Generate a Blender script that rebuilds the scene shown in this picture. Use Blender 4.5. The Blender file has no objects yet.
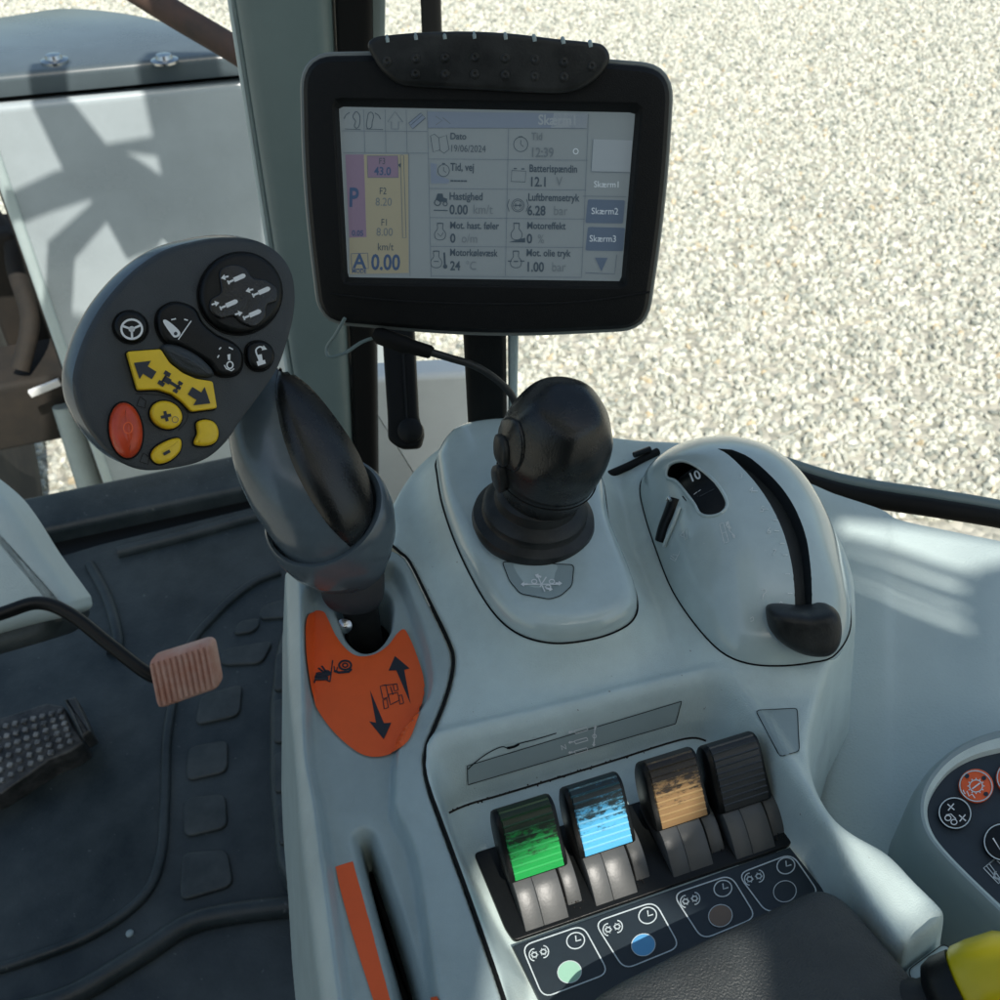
import bpy, math, random
import numpy as np
from mathutils import Vector, Matrix, geometry
from mathutils.bvhtree import BVHTree
R = math.radians
random.seed(7)
rng = np.random.RandomState(5)
scene = bpy.context.scene
COL = scene.collection

# ------------------------------------------------------------------ camera maths
CAM = Vector((0, 0, 1.05)); PITCH = R(42); FPX = 1000.0
FW = Vector((0, math.cos(PITCH), -math.sin(PITCH)))
UP = Vector((0, math.sin(PITCH), math.cos(PITCH)))
RT = Vector((1, 0, 0))
def ray(px, py): return FW + UP * ((500 - py) / FPX) + RT * ((px - 500) / FPX)
def P(px, py, d): return CAM + ray(px, py) * d
def G(px, py, z):
    r = ray(px, py); return CAM + r * ((z - CAM.z) / r.z)
def onplane(px, py, o, n):
    r = ray(px, py); return CAM + r * ((o - CAM).dot(n) / r.dot(n))
YAW = R(19)
AX = Vector((math.cos(YAW), math.sin(YAW), 0)); BX = Vector((-math.sin(YAW), math.cos(YAW), 0)); CZ = Vector((0, 0, 1))
Z0 = 0.67
TOSUN = Vector((0.25, -0.55, 0.80)).normalized()

# ------------------------------------------------------------------ materials
def mat(name, col, rough=0.5, metal=0.0, coat=0.0, bump=0.0, bscale=400, var=0.0, vscale=25, col2=None,
        emit=None, estr=0.0, spec=0.5, speck=None, sscale=300, sth=0.72, bdist=0.001):
    m = bpy.data.materials.new(name); m.use_nodes = True
    nt = m.node_tree; b = nt.nodes['Principled BSDF']
    b.inputs['Base Color'].default_value = (*col, 1); b.inputs['Roughness'].default_value = rough
    b.inputs['Metallic'].default_value = metal; b.inputs['Coat Weight'].default_value = coat
    b.inputs['Coat Roughness'].default_value = 0.12
    b.inputs['Specular IOR Level'].default_value = spec
    tc = nt.nodes.new('ShaderNodeTexCoord')
    out = None
    if var > 0:
        n = nt.nodes.new('ShaderNodeTexNoise'); n.inputs['Scale'].default_value = vscale
        n.inputs['Detail'].default_value = 8; n.inputs['Roughness'].default_value = 0.65
        nt.links.new(tc.outputs['Object'], n.inputs['Vector'])
        mp = nt.nodes.new('ShaderNodeMapRange'); mp.inputs[1].default_value = 0.35; mp.inputs[2].default_value = 0.7
        nt.links.new(n.outputs[0], mp.inputs[0])
        mx = nt.nodes.new('ShaderNodeMix'); mx.data_type = 'RGBA'
        c2 = col2 if col2 else tuple(c * (1 - var) for c in col)
        mx.inputs[6].default_value = (*col, 1); mx.inputs[7].default_value = (*c2, 1)
        nt.links.new(mp.outputs[0], mx.inputs[0]); out = mx.outputs[2]
        # roughness varies with the same smudges
        mr = nt.nodes.new('ShaderNodeMapRange'); mr.inputs[3].default_value = max(0.05, rough - 0.07); mr.inputs[4].default_value = min(1, rough + 0.14)
        nt.links.new(n.outputs[0], mr.inputs[0]); nt.links.new(mr.outputs[0], b.inputs['Roughness'])
    if speck:
        n = nt.nodes.new('ShaderNodeTexNoise'); n.inputs['Scale'].default_value = sscale
        n.inputs['Detail'].default_value = 3
        nt.links.new(tc.outputs['Object'], n.inputs['Vector'])
        mp = nt.nodes.new('ShaderNodeMapRange'); mp.inputs[1].default_value = sth; mp.inputs[2].default_value = sth + 0.04
        nt.links.new(n.outputs[0], mp.inputs[0])
        mx = nt.nodes.new('ShaderNodeMix'); mx.data_type = 'RGBA'
        mx.inputs[6].default_value = (*col, 1); mx.inputs[7].default_value = (*speck, 1)
        if out: nt.links.new(out, mx.inputs[6])
        nt.links.new(mp.outputs[0], mx.inputs[0]); out = mx.outputs[2]
    if out: nt.links.new(out, b.inputs['Base Color'])
    if bump > 0:
        n = nt.nodes.new('ShaderNodeTexNoise'); n.inputs['Scale'].default_value = bscale; n.inputs['Detail'].default_value = 3
        nt.links.new(tc.outputs['Object'], n.inputs['Vector'])
        bp = nt.nodes.new('ShaderNodeBump'); bp.inputs['Strength'].default_value = bump; bp.inputs['Distance'].default_value = bdist
        nt.links.new(n.outputs[0], bp.inputs['Height']); nt.links.new(bp.outputs[0], b.inputs['Normal'])
    if emit:
        b.inputs['Emission Color'].default_value = (*emit, 1); b.inputs['Emission Strength'].default_value = estr
    return m

M = {}
M['console'] = mat('console_plastic', (0.60, 0.715, 0.695), 0.33, var=0.20, vscale=22, bump=0.30, bscale=1500, speck=(0.20, 0.21, 0.19), sscale=420, sth=0.735)
M['console_gloss'] = mat('console_gloss_plastic', (0.52, 0.625, 0.615), 0.15, var=0.16, vscale=26, bump=0.05, bscale=900, coat=0.7, speck=(0.75, 0.78, 0.76), sscale=260, sth=0.76)
M['strip'] = mat('side_strip_plastic', (0.40, 0.495, 0.50), 0.30, var=0.20, vscale=24, bump=0.16, bscale=1500)
M['cabpanel'] = mat('cab_panel_plastic', (0.50, 0.60, 0.595), 0.42, var=0.12, vscale=9, bump=0.35, bscale=700)
M['podframe'] = mat('pod_frame_plastic', (0.27, 0.34, 0.35), 0.34, var=0.1, vscale=20)
M['sticker'] = mat('grey_sticker', (0.34, 0.42, 0.42), 0.35, var=0.12, vscale=30)
M['black'] = mat('black_plastic', (0.006, 0.007, 0.0072), 0.36, bump=0.12, bscale=1600, spec=0.28)
M['bezel'] = mat('monitor_plastic', (0.006, 0.0068, 0.0072), 0.5, bump=0.35, bscale=1800, spec=0.22, speck=(0.08, 0.09, 0.09), sscale=520, sth=0.775)
M['gap'] = mat('dark_gap', (0.0035, 0.004, 0.004), 0.7, spec=0.25)
M['slotwall'] = mat('slot_wall', (0.030, 0.036, 0.038), 0.5)
M['backshell'] = mat('monitor_back_plastic', (0.20, 0.22, 0.21), 0.35)  # paler than the bezel, so the lit case edge is in its colour
M['rubber'] = mat('rubber', (0.010, 0.0115, 0.0115), 0.40, spec=0.33, bump=0.14, bscale=900, var=0.5, vscale=55, col2=(0.035, 0.037, 0.037))
M['knobrub'] = mat('knob_rubber', (0.007, 0.008, 0.0085), 0.24, bump=0.18, bscale=1100, var=0.5, vscale=50, col2=(0.016, 0.018, 0.018))
M['darkgrey'] = mat('dark_grey_plastic', (0.040, 0.048, 0.053), 0.42, bump=0.35, bscale=2200, var=0.2, vscale=40)
M['bluegrey'] = mat('blue_grey_plastic', (0.105, 0.140, 0.165), 0.20, coat=0.3, bump=0.05, bscale=1600, var=0.25, vscale=45)
M['yellow'] = mat('yellow_button', (0.90, 0.60, 0.02), 0.35, var=0.12, vscale=80)
M['orangebtn'] = mat('orange_button', (0.70, 0.075, 0.022), 0.28, var=0.25, vscale=90)
M['orange'] = mat('orange_decal', (0.95, 0.135, 0.025), 0.38, var=0.10, vscale=40, bump=0.05, bscale=900)
M['white'] = mat('white_print', (0.80, 0.82, 0.82), 0.5)
M['pale'] = mat('pale_print', (0.62, 0.70, 0.72), 0.5, var=0.2, vscale=300)
M['faint'] = mat('faint_print', (0.82, 0.86, 0.84), 0.45, var=0.3, vscale=300, col2=(0.62, 0.68, 0.66))
M['ink'] = mat('dark_print', (0.018, 0.024, 0.035), 0.5)
M['plate'] = mat('label_plate', (0.022, 0.033, 0.042), 0.42, var=0.25, vscale=60)
M['dotgreen'] = mat('pale_green_dot', (0.34, 0.60, 0.45), 0.45)
M['dotblue'] = mat('blue_dot', (0.11, 0.38, 0.68), 0.45)
M['dotbrown'] = mat('brown_dot', (0.20, 0.14, 0.10), 0.45)
M['shank'] = mat('lever_plastic', (0.085, 0.090, 0.090), 0.36, bump=0.06, bscale=900, var=0.4, vscale=120, col2=(0.085, 0.088, 0.088))
M['leather'] = mat('armrest_leather', (0.047, 0.052, 0.052), 0.40, bump=0.6, bscale=1250, var=0.3, vscale=40, bdist=0.0012)
M['mat'] = mat('floor_rubber', (0.015, 0.024, 0.027), 0.38, bump=0.5, bscale=320, var=0.85, vscale=9, col2=(0.062, 0.076, 0.077), spec=0.45, speck=(0.10, 0.115, 0.11), sscale=120, sth=0.70)
M['matpad'] = mat('floor_pad_rubber', (0.026, 0.035, 0.035), 0.42, bump=0.3, bscale=500, var=0.6, vscale=24, col2=(0.070, 0.080, 0.077))
M['pillar'] = mat('pillar_paint', (0.155, 0.215, 0.215), 0.4, var=0.15, vscale=8, bump=0.1, bscale=800)
M['palepanel'] = mat('pale_body_paint', (0.78, 0.82, 0.81), 0.4, var=0.12, vscale=10)
M['tanklid'] = mat('machine_lid_paint', (0.10, 0.13, 0.145), 0.22, var=0.25, vscale=6, coat=0.4)
M['tank'] = mat('machine_paint', (0.45, 0.515, 0.54), 0.22, var=0.2, vscale=5, coat=0.3)
M['rust'] = mat('rusty_pipe', (0.10, 0.055, 0.04), 0.6, var=0.8, vscale=16, col2=(0.05, 0.04, 0.035), bump=0.3, bscale=120)
M['tyre'] = mat('tyre_rubber', (0.018, 0.018, 0.017), 0.8, var=0.7, vscale=12, col2=(0.05, 0.045, 0.036), bump=0.4, bscale=80)
M['soil'] = mat('muddy_metal', (0.014, 0.013, 0.011), 0.8, var=0.8, vscale=14, col2=(0.03, 0.024, 0.018), bump=0.4, bscale=60)
M['reflector'] = mat('white_reflector', (0.85, 0.87, 0.87), 0.3)
M['copper'] = mat('worn_pedal_rubber', (0.50, 0.24, 0.17), 0.5, var=0.55, vscale=32, col2=(0.62, 0.42, 0.34), bump=0.2, bscale=400)
M['steel'] = mat('bright_steel', (0.55, 0.56, 0.56), 0.25, metal=1.0)
M['worn'] = mat('worn_black_metal', (0.018, 0.02, 0.02), 0.35, var=0.6, vscale=70, col2=(0.09, 0.09, 0.085), bump=0.3, bscale=200)
M['studworn'] = mat('worn_stud_metal', (0.035, 0.037, 0.037), 0.3, var=0.9, vscale=60, col2=(0.36, 0.36, 0.34), spec=0.6)
M['yellowknob'] = mat('yellow_knob', (0.62, 0.50, 0.008), 0.3)
M['screen'] = mat('lcd_screen', (0.18, 0.215, 0.23), 0.22, emit=(0.50, 0.61, 0.66), estr=0.14, coat=0.35, var=0.12, vscale=16)
def scr(name, c, e): return mat(name, c, 0.3, emit=c, estr=e)  # low contrast inks put the haze over the screen into their colour
M['s_ink'] = scr('screen_ink', (0.052, 0.076, 0.098), 0.30)
M['s_grey'] = scr('screen_grey', (0.11, 0.14, 0.16), 0.32)
M['s_line'] = scr('screen_line', (0.10, 0.135, 0.17), 0.25)
M['s_white'] = scr('screen_white', (0.36, 0.42, 0.46), 0.5)
M['s_bar'] = scr('screen_bar', (0.14, 0.18, 0.235), 0.35)
M['s_btn'] = scr('screen_button', (0.085, 0.12, 0.17), 0.35)
M['s_purple'] = scr('screen_purple', (0.17, 0.135, 0.19), 0.35)
M['s_yellow'] = scr('screen_yellow', (0.24, 0.235, 0.175), 0.35)
M['s_blue'] = scr('screen_blue', (0.045, 0.08, 0.15), 0.35)
M['s_pane'] = scr('screen_pane', (0.235, 0.28, 0.31), 0.33)

def capmat(name, col, scuff, edge):
    """coloured ribbed lever face: bright thin rib lines, dark scuffs spreading down from the top"""
    m = bpy.data.materials.new(name); m.use_nodes = True; nt = m.node_tree; b = nt.nodes['Principled BSDF']
    b.inputs['Roughness'].default_value = 0.32
    tc = nt.nodes.new('ShaderNodeTexCoord'); sp = nt.nodes.new('ShaderNodeSeparateXYZ')
    nt.links.new(tc.outputs['Object'], sp.inputs[0])
    mpn = nt.nodes.new('ShaderNodeMapping'); mpn.inputs['Scale'].default_value = (0.6, 1.3, 1.3)
    nt.links.new(tc.outputs['Object'], mpn.inputs[0])
    n = nt.nodes.new('ShaderNodeTexNoise'); n.inputs['Scale'].default_value = 210; n.inputs['Detail'].default_value = 9; n.inputs['Roughness'].default_value = 0.8
    nt.links.new(mpn.outputs[0], n.inputs['Vector'])
    z = nt.nodes.new('ShaderNodeMapRange'); z.inputs[1].default_value = 0.014; z.inputs[2].default_value = 0.033
    z.inputs[3].default_value = -0.22 + scuff; z.inputs[4].default_value = 0.12 + scuff
    nt.links.new(sp.outputs[2], z.inputs[0])
    ad = nt.nodes.new('ShaderNodeMath'); ad.operation = 'ADD'
    nt.links.new(n.outputs[0], ad.inputs[0]); nt.links.new(z.outputs[0], ad.inputs[1])
    rp = nt.nodes.new('ShaderNodeMapRange'); rp.inputs[1].default_value = 0.50; rp.inputs[2].default_value = 0.585
    nt.links.new(ad.outputs[0], rp.inputs[0])
    mx = nt.nodes.new('ShaderNodeMix'); mx.data_type = 'RGBA'
    mx.inputs[6].default_value = (*col, 1); mx.inputs[7].default_value = (*edge, 1)
    nt.links.new(rp.outputs[0], mx.inputs[0]); nt.links.new(mx.outputs[2], b.inputs['Base Color'])
    bp = nt.nodes.new('ShaderNodeBump'); bp.inputs['Strength'].default_value = 0.3; bp.inputs['Distance'].default_value = 0.0006
    nt.links.new(n.outputs[0], bp.inputs['Height']); nt.links.new(bp.outputs[0], b.inputs['Normal'])
    return m
M['capgreen'] = capmat('green_lever_face', (0.008, 0.30, 0.060), 0.08, (0.012, 0.030, 0.014))
M['capblue'] = capmat('blue_lever_face', (0.09, 0.42, 0.70), 0.06, (0.012, 0.03, 0.035))
M['capbrown'] = capmat('brown_lever_face', (0.24, 0.145, 0.062), 0.06, (0.022, 0.016, 0.012))
M['capblack'] = capmat('black_lever_face', (0.018, 0.020, 0.021), -0.3, (0.012, 0.013, 0.013))
M['ridgegreen'] = capmat('green_lever_ridge', (0.05, 0.44, 0.12), 0.06, (0.03, 0.08, 0.035))
M['ridgeblue'] = capmat('blue_lever_ridge', (0.24, 0.60, 0.82), 0.02, (0.05, 0.12, 0.14))
M['ridgebrown'] = capmat('brown_lever_ridge', (0.36, 0.24, 0.11), 0.03, (0.06, 0.045, 0.03))
M['ridgeblack'] = capmat('black_lever_ridge', (0.05, 0.055, 0.056), -0.3, (0.02, 0.02, 0.02))

# ------------------------------------------------------------------ object helpers
ORG = {}
def tagged(o, label, cat, group=None, kind=None):
    if label: o['label'] = label
    if cat: o['category'] = cat
    if group: o['group'] = group
    if kind: o['kind'] = kind
    return o
def thing(name, loc, label, cat, group=None, rotz=0):
    o = bpy.data.objects.new(name, None); COL.objects.link(o)
    o.empty_display_size = 0.02
    o.location = loc; o.rotation_euler = (0, 0, rotz)
    ORG[o.name] = Vector(loc) if rotz == 0 else Vector((0, 0, 0))
    return tagged(o, label, cat, group)
def link(name, me, mats, parent, smooth=True, sharp=38):
    o = bpy.data.objects.new(name, me); COL.objects.link(o)
    for m in (mats if isinstance(mats, (list, tuple)) else [mats]): me.materials.append(m)
    if smooth:
        me.polygons.foreach_set('use_smooth', [True] * len(me.polygons))
        if sharp: me.set_sharp_from_angle(angle=R(sharp))
    if parent is not None:
        o.parent = parent; ORG[o.name] = ORG[parent.name]
    else: ORG[o.name] = Vector((0, 0, 0))
    return o
def obj(name, geo, mats, parent=None, smooth=True, sharp=38, mids=None):
    V, F = geo
    off = ORG[parent.name] if parent is not None else Vector((0, 0, 0))
    me = bpy.data.meshes.new(name)
    me.from_pydata([tuple(Vector(v) - off) for v in V], [], F)
    if mids: me.polygons.foreach_set('material_index', mids)
    me.validate(); me.update()
    return link(name, me, mats, parent, smooth, sharp)
def fast(name, V, Q, m, parent=None, sharp=None):
    off = np.array(ORG[parent.name]) if parent is not None else np.zeros(3)
    V = V - off
    me = bpy.data.meshes.new(name)
    me.vertices.add(len(V)); me.vertices.foreach_set('co', V.astype(np.float32).ravel())
    me.loops.add(Q.size); me.loops.foreach_set('vertex_index', Q.astype(np.int32).ravel())
    me.polygons.add(len(Q)); me.polygons.foreach_set('loop_start', np.arange(0, Q.size, 4, dtype=np.int32))
    me.update(calc_edges=True); me.validate()
    return link(name, me, m, parent, True, sharp)
def join(*geos):
    V, F = [], []
    for v, f in geos:
        k = len(V); V += [Vector(x) for x in v]; F += [tuple(i + k for i in q) for q in f]
    return V, F
def loft(rings, cap0=True, cap1=True, closed=True):
    n = len(rings[0]); V = [Vector(p) for r in rings for p in r]; F = []
    for k in range(len(rings) - 1):
        for i in range(n if closed else n - 1):
            j = (i + 1) % n
            F.append((k * n + i, k * n + j, (k + 1) * n + j, (k + 1) * n + i))
    if cap0: F.append(tuple(reversed(range(n))))
    if cap1: F.append(tuple((len(rings) - 1) * n + i for i in range(n)))
    return V, F
def lathe(o, axis, prof, n=48, ex=None):
    """prof: (r, h) along axis"""
    axis = Vector(axis).normalized()
    e1 = Vector(ex) if ex else (Vector((1, 0, 0)) if abs(axis.x) < 0.8 else Vector((0, 1, 0)))
    e1 = (e1 - axis * e1.dot(axis)).normalized(); e2 = axis.cross(e1)
    rings = [[Vector(o) + axis * h + (e1 * math.cos(2 * math.pi * i / n) + e2 * math.sin(2 * math.pi * i / n)) * max(r, 1e-5) for i in range(n)] for r, h in prof]
    return loft(rings)
def crv(pts, k=8, closed=False):
    """Catmull-Rom through points (any dimension)"""
    pts = [Vector(p) for p in pts]; n = len(pts); out = []
    for i in range(n if closed else n - 1):
        if closed: a, b, c, d = pts[(i - 1) % n], pts[i], pts[(i + 1) % n], pts[(i + 2) % n]
        else: a, b, c, d = pts[max(i - 1, 0)], pts[i], pts[i + 1], pts[min(i + 2, n - 1)]
        for j in range(k):
            t = j / k
            out.append(0.5 * ((2 * b) + (c - a) * t + (2 * a - 5 * b + 4 * c - d) * t * t + (3 * b - a - 3 * c + d) * t ** 3))
    if not closed: out.append(pts[-1])
    return out
def resample(pts, n, closed=True):
    pts = [Vector(p) for p in pts]
    if closed: pts = pts + [pts[0]]
    L = [0]
    for a, b in zip(pts, pts[1:]): L.append(L[-1] + (b - a).length)
    out = []; k = 0
    for i in range(n):
        s = L[-1] * i / (n if closed else n - 1)
        while k < len(pts) - 2 and L[k + 1] < s: k += 1
        t = (s - L[k]) / max(L[k + 1] - L[k], 1e-9)
        out.append(pts[k].lerp(pts[k + 1], min(t, 1)))
    return out
def tube(pts, r, n=12, cap=True):
    pts = [Vector(p) for p in pts]; rings = []
    t0 = (pts[1] - pts[0]).normalized()
    e = t0.orthogonal().normalized()
    for i, p in enumerate(pts):
        t = (pts[min(i + 1, len(pts) - 1)] - pts[max(i - 1, 0)]).normalized()
        e = (e - t * e.dot(t)).normalized(); f = t.cross(e)
        rr = r[i] if isinstance(r, (list, tuple)) else r
        rings.append([p + (e * math.cos(2 * math.pi * k / n) + f * math.sin(2 * math.pi * k / n)) * rr for k in range(n)])
    return loft(rings, cap, cap)
def mound(fr, poly, prof):
    """rounded body: outline scaled towards its centre, prof = (scale, height)"""
    poly = ccw(poly); c = sum(poly, Vector((0, 0))) / len(poly)
    return loft([[fr.pt(*(c + (p - c) * f), h) for p in poly] for f, h in prof])
class Frame:
    def __init__(s, o, u, v):
        s.o = Vector(o); s.u = Vector(u).normalized(); v = Vector(v); s.v = (v - s.u * v.dot(s.u)).normalized(); s.n = s.u.cross(s.v)
    def pt(s, a, b, c=0): return s.o + s.u * a + s.v * b + s.n * c
    def px(s, x, y, c=0):
        q = onplane(x, y, s.o + s.n * c, s.n) - s.o
        return Vector((q.dot(s.u), q.dot(s.v)))
    def at(s, x, y, c=0): return onplane(x, y, s.o + s.n * c, s.n)
def area2(p): return sum(a.x * b.y - b.x * a.y for a, b in zip(p, p[1:] + p[:1])) / 2
def inset(poly, d):
    n = len(poly); out = []
    for i in range(n):
        a, b, c = poly[i - 1], poly[i], poly[(i + 1) % n]
        e1 = (b - a); e2 = (c - b)
        if e1.length < 1e-9 or e2.length < 1e-9: out.append(b.copy()); continue
        e1.normalize(); e2.normalize()
        n1 = Vector((-e1.y, e1.x)); n2 = Vector((-e2.y, e2.x))
        m = n1 + n2
        if m.length < 1e-6: m = n1
        m.normalize(); k = max(m.dot(n1), 0.5)
        out.append(b + m * (d / k))
    return out
def ccw(p):
    p = [Vector(q).to_2d() if len(q) > 2 else Vector(q) for q in p]
    return p if area2(p) > 0 else p[::-1]
def slab(fr, poly, c0, c1, r=0.0, seg=4, bulge=0.0):
    """prism of a 2D outline between heights c0<c1 with a rounded top edge of radius r"""
    poly = ccw(poly); rings = [[fr.pt(p.x, p.y, c0) for p in poly]]
    if r > 0:
        for k in range(seg + 1):
            a = math.pi / 2 * k / seg
            q = inset(poly, r * (1 - math.cos(a)))
            rings.append([fr.pt(p.x, p.y, c1 - r + r * math.sin(a)) for p in q])
        if bulge:
            cx = sum((p for p in q), Vector((0, 0))) / len(q)
            for f in (0.85, 0.65, 0.4, 0.15):
                rings.append([fr.pt(*(cx + (p - cx) * f), c1 + bulge * (1 - f * f)) for p in q])
    else: rings.append([fr.pt(p.x, p.y, c1) for p in poly])
    return loft(rings)
def box(o, u, v, w, r=0.0):
    """box spanned by centre o and half vectors u v w, bevelled edges by slab"""
    u, v, w = Vector(u), Vector(v), Vector(w)
    fr = Frame(o, u, v); a, b, c = u.length, v.length, w.length
    poly = rrect(-a, -b, a, b, min(r, a * .9, b * .9)) if r else [Vector((-a, -b)), Vector((a, -b)), Vector((a, b)), Vector((-a, b))]
    return slab(fr, poly, -c, c, r * 0.7)
def rrect(x0, y0, x1, y1, r, k=5):
    out = []
    for cx, cy, a0 in ((x1 - r, y0 + r, -90), (x1 - r, y1 - r, 0), (x0 + r, y1 - r, 90), (x0 + r, y0 + r, 180)):
        for i in range(k + 1):
            a = R(a0 + 90 * i / k); out.append(Vector((cx + r * math.cos(a), cy + r * math.sin(a))))
    return out
def rpoly(pts, r, k=6):
    """round the corners of a polygon (any 2D)"""
    pts = [Vector(p) for p in pts]; n = len(pts); out = []
    for i in range(n):
        a, b, c = pts[i - 1], pts[i], pts[(i + 1) % n]
        d1, d2 = (a - b), (c - b)
        rr = r[i] if isinstance(r, (list, tuple)) else r
        p = b + d1.normalized() * min(rr, d1.length * .49); q = b + d2.normalized() * min(rr, d2.length * .49)
        for j in range(k + 1):
            t = j / k; out.append(p * (1 - t) ** 2 + b * 2 * t * (1 - t) + q * t * t)
    return out
def ell(cx, cy, rx, ry, rot=0, n=28):
    c, s = math.cos(R(rot)), math.sin(R(rot))
    return [Vector((cx + rx * math.cos(2 * math.pi * i / n) * c - ry * math.sin(2 * math.pi * i / n) * s,
                    cy + rx * math.cos(2 * math.pi * i / n) * s + ry * math.sin(2 * math.pi * i / n) * c)) for i in range(n)]
def cr(x0, y0, s): return lambda pts: [Vector((x0 + x / s, y0 + y / s)) for x, y in pts]

# ---- printed marks: authored in 2D, laid on a surface of the scene
_font = {}
def font_mesh(s, bold=False):
    key = (s, bold)
    if key in _font: return _font[key]
    cu = bpy.data.curves.new('txt', 'FONT'); cu.body = s; cu.size = 1; cu.resolution_u = 3
    if bold: cu.offset = 0.022
    o = bpy.data.objects.new('txt', cu); COL.objects.link(o)
    dg = bpy.context.evaluated_depsgraph_get(); dg.update()
    me = o.evaluated_get(dg).to_mesh()
    V = [(v.co.x, v.co.y) for v in me.vertices]; F = [tuple(p.vertices) for p in me.polygons]
    o.evaluated_get(dg).to_mesh_clear()
    bpy.data.objects.remove(o); bpy.data.curves.remove(cu)
    _font[key] = (V, F); return V, F
class Marks:
    def __init__(s, fn): s.fn = fn; s.V = []; s.F = []; s.m = []; s.mats = []; s.lift = 0
    def _mi(s, m):
        if m not in s.mats: s.mats.append(m)
        return s.mats.index(m)
    def raw(s, pts, faces, m):
        k = len(s.V); s.V += [s.fn(p[0], p[1], s.lift) for p in pts]
        for f in faces: s.F.append(tuple(i + k for i in f)); s.m.append(s._mi(m))
    def poly(s, pts, m):
        pts = [Vector(p) for p in pts]
        tr = geometry.tessellate_polygon([[Vector((p[0], p[1], 0)) for p in pts]])
        s.raw(pts, tr, m)
    def fill(s, pts, m, sp=4.0):
        # outline plus interior points, so that the sheet follows curved surfaces
        pts = [Vector(p) for p in pts]
        A = np.array([(p.x, p.y) for p in pts]); x0, y0 = A.min(0); x1, y1 = A.max(0)
        gx, gy = np.meshgrid(np.arange(x0, x1, sp), np.arange(y0, y1, sp)); d = sdf(gx, gy, pts)
        ins = [Vector((a, b)) for a, b in zip(gx[d > sp * .45], gy[d > sp * .45])]
        n = len(pts); r = geometry.delaunay_2d_cdt(pts + ins, [(i, (i + 1) % n) for i in range(n)], [], 1, 1e-5)
        s.raw([(v.x, v.y) for v in r[0]], r[2], m)
    def line(s, pts, w, m, closed=False):
        pts = [Vector(p) for p in pts]; n = len(pts); L, Q = [], []
        for i, p in enumerate(pts):
            a = pts[i - 1] if (i > 0 or closed) else p; b = pts[(i + 1) % n] if (i < n - 1 or closed) else p
            t = (b - a)
            if t.length < 1e-9: t = Vector((1, 0))
            t.normalize(); nn = Vector((-t.y, t.x)) * (w / 2)
            L.append(p + nn); Q.append(p - nn)
        V = L + Q; F = []
        for i in range(n if closed else n - 1):
            j = (i + 1) % n; F.append((i, j, n + j, n + i))
        s.raw(V, F, m)
    def ring(s, cx, cy, rx, ry, w, m, rot=0): s.line(ell(cx, cy, rx, ry, rot), w, m, True)
    def text(s, t, x, y, size, m, ang=0, xs=1.0, bold=False, align='l'):
        V, F = font_mesh(t, bold)
        if not V: return
        wmax = max(v[0] for v in V)
        ox = {'l': 0, 'c': -wmax / 2, 'r': -wmax}[align]
        c, sn = math.cos(R(ang)), math.sin(R(ang)); out = []
        for a, b in V:
            a = (a + ox) * size * xs; b = -b * size
            out.append((x + a * c - b * sn, y + a * sn + b * c))
        s.raw(out, F, m)
    def arrow(s, x, y, L, w, ang, m, hl=0.5, sw=0.4):
        c, sn = math.cos(R(ang)), math.sin(R(ang))
        pts = [(-L / 2, -w * sw / 2), (L / 2 - L * hl, -w * sw / 2), (L / 2 - L * hl, -w / 2), (L / 2, 0), (L / 2 - L * hl, w / 2), (L / 2 - L * hl, w * sw / 2), (-L / 2, w * sw / 2)]
        s.poly([(x + a * c - b * sn, y + a * sn + b * c) for a, b in pts], m)
    def build(s, name, parent):
        return obj(name, (s.V, s.F), s.mats, parent, smooth=False, mids=s.m)
def plane_fn(fr, c): return lambda x, y, l=0: fr.at(x, y, c + l * 0.0001)
def bvh_of(geo): return BVHTree.FromPolygons([tuple(v) for v in geo[0]], geo[1])
def bvh_obj(o):
    off = ORG[o.name]; me = o.data
    return BVHTree.FromPolygons([tuple(v.co + off) for v in me.vertices], [tuple(p.vertices) for p in me.polygons])
def hit(bv, x, y):
    r = ray(x, y).normalized(); q = bv.ray_cast(CAM, r)
    if q[0] is None:
        q = bv.find_nearest(CAM + r * 0.5)
    n = q[1]
    if n.dot(r) > 0: n = -n
    return q[0], n
def surf_fn(bv, c):
    def f(x, y, l=0):
        p, n = hit(bv, x, y); return p + n * (c + l * 0.0001)
    return f

# ---- height fields
def sdf(X, Y, poly):
    """signed distance, positive inside; X,Y arrays; poly list of 2D"""
    p = np.array([(v[0], v[1]) for v in poly]); q = np.roll(p, -1, 0)
    D = np.full(X.shape, 1e9); ins = np.zeros(X.shape, bool)
    for (ax, ay), (bx, by) in zip(p, q):
        ex, ey = bx - ax, by - ay; L2 = ex * ex + ey * ey
        if L2 < 1e-14: continue
        t = np.clip(((X - ax) * ex + (Y - ay) * ey) / L2, 0, 1)
        d = (X - ax - t * ex) ** 2 + (Y - ay - t * ey) ** 2
        np.minimum(D, d, out=D)
        if ay != by:
            c = (ay > Y) != (by > Y)
            ins ^= c & (X < ex * (Y - ay) / (by - ay) + ax)
    D = np.sqrt(D); return np.where(ins, D, -D)
def sst(x): x = np.clip(x, 0, 1); return x * x * (3 - 2 * x)
def hfield(name, X, Y, Z, mask, m, parent):
    ny, nx = X.shape; idx = np.arange(nx * ny).reshape(ny, nx)
    k = mask[:-1, :-1] & mask[1:, :-1] & mask[:-1, 1:] & mask[1:, 1:]
    Q = np.stack([idx[:-1, :-1][k], idx[:-1, 1:][k], idx[1:, 1:][k], idx[1:, :-1][k]], 1)
    used = np.unique(Q); mp = np.zeros(nx * ny, int); mp[used] = np.arange(len(used))
    V = np.stack([X.ravel(), Y.ravel(), Z.ravel()], 1)[used]
    return fast(name, V, mp[Q], m, parent)
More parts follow.
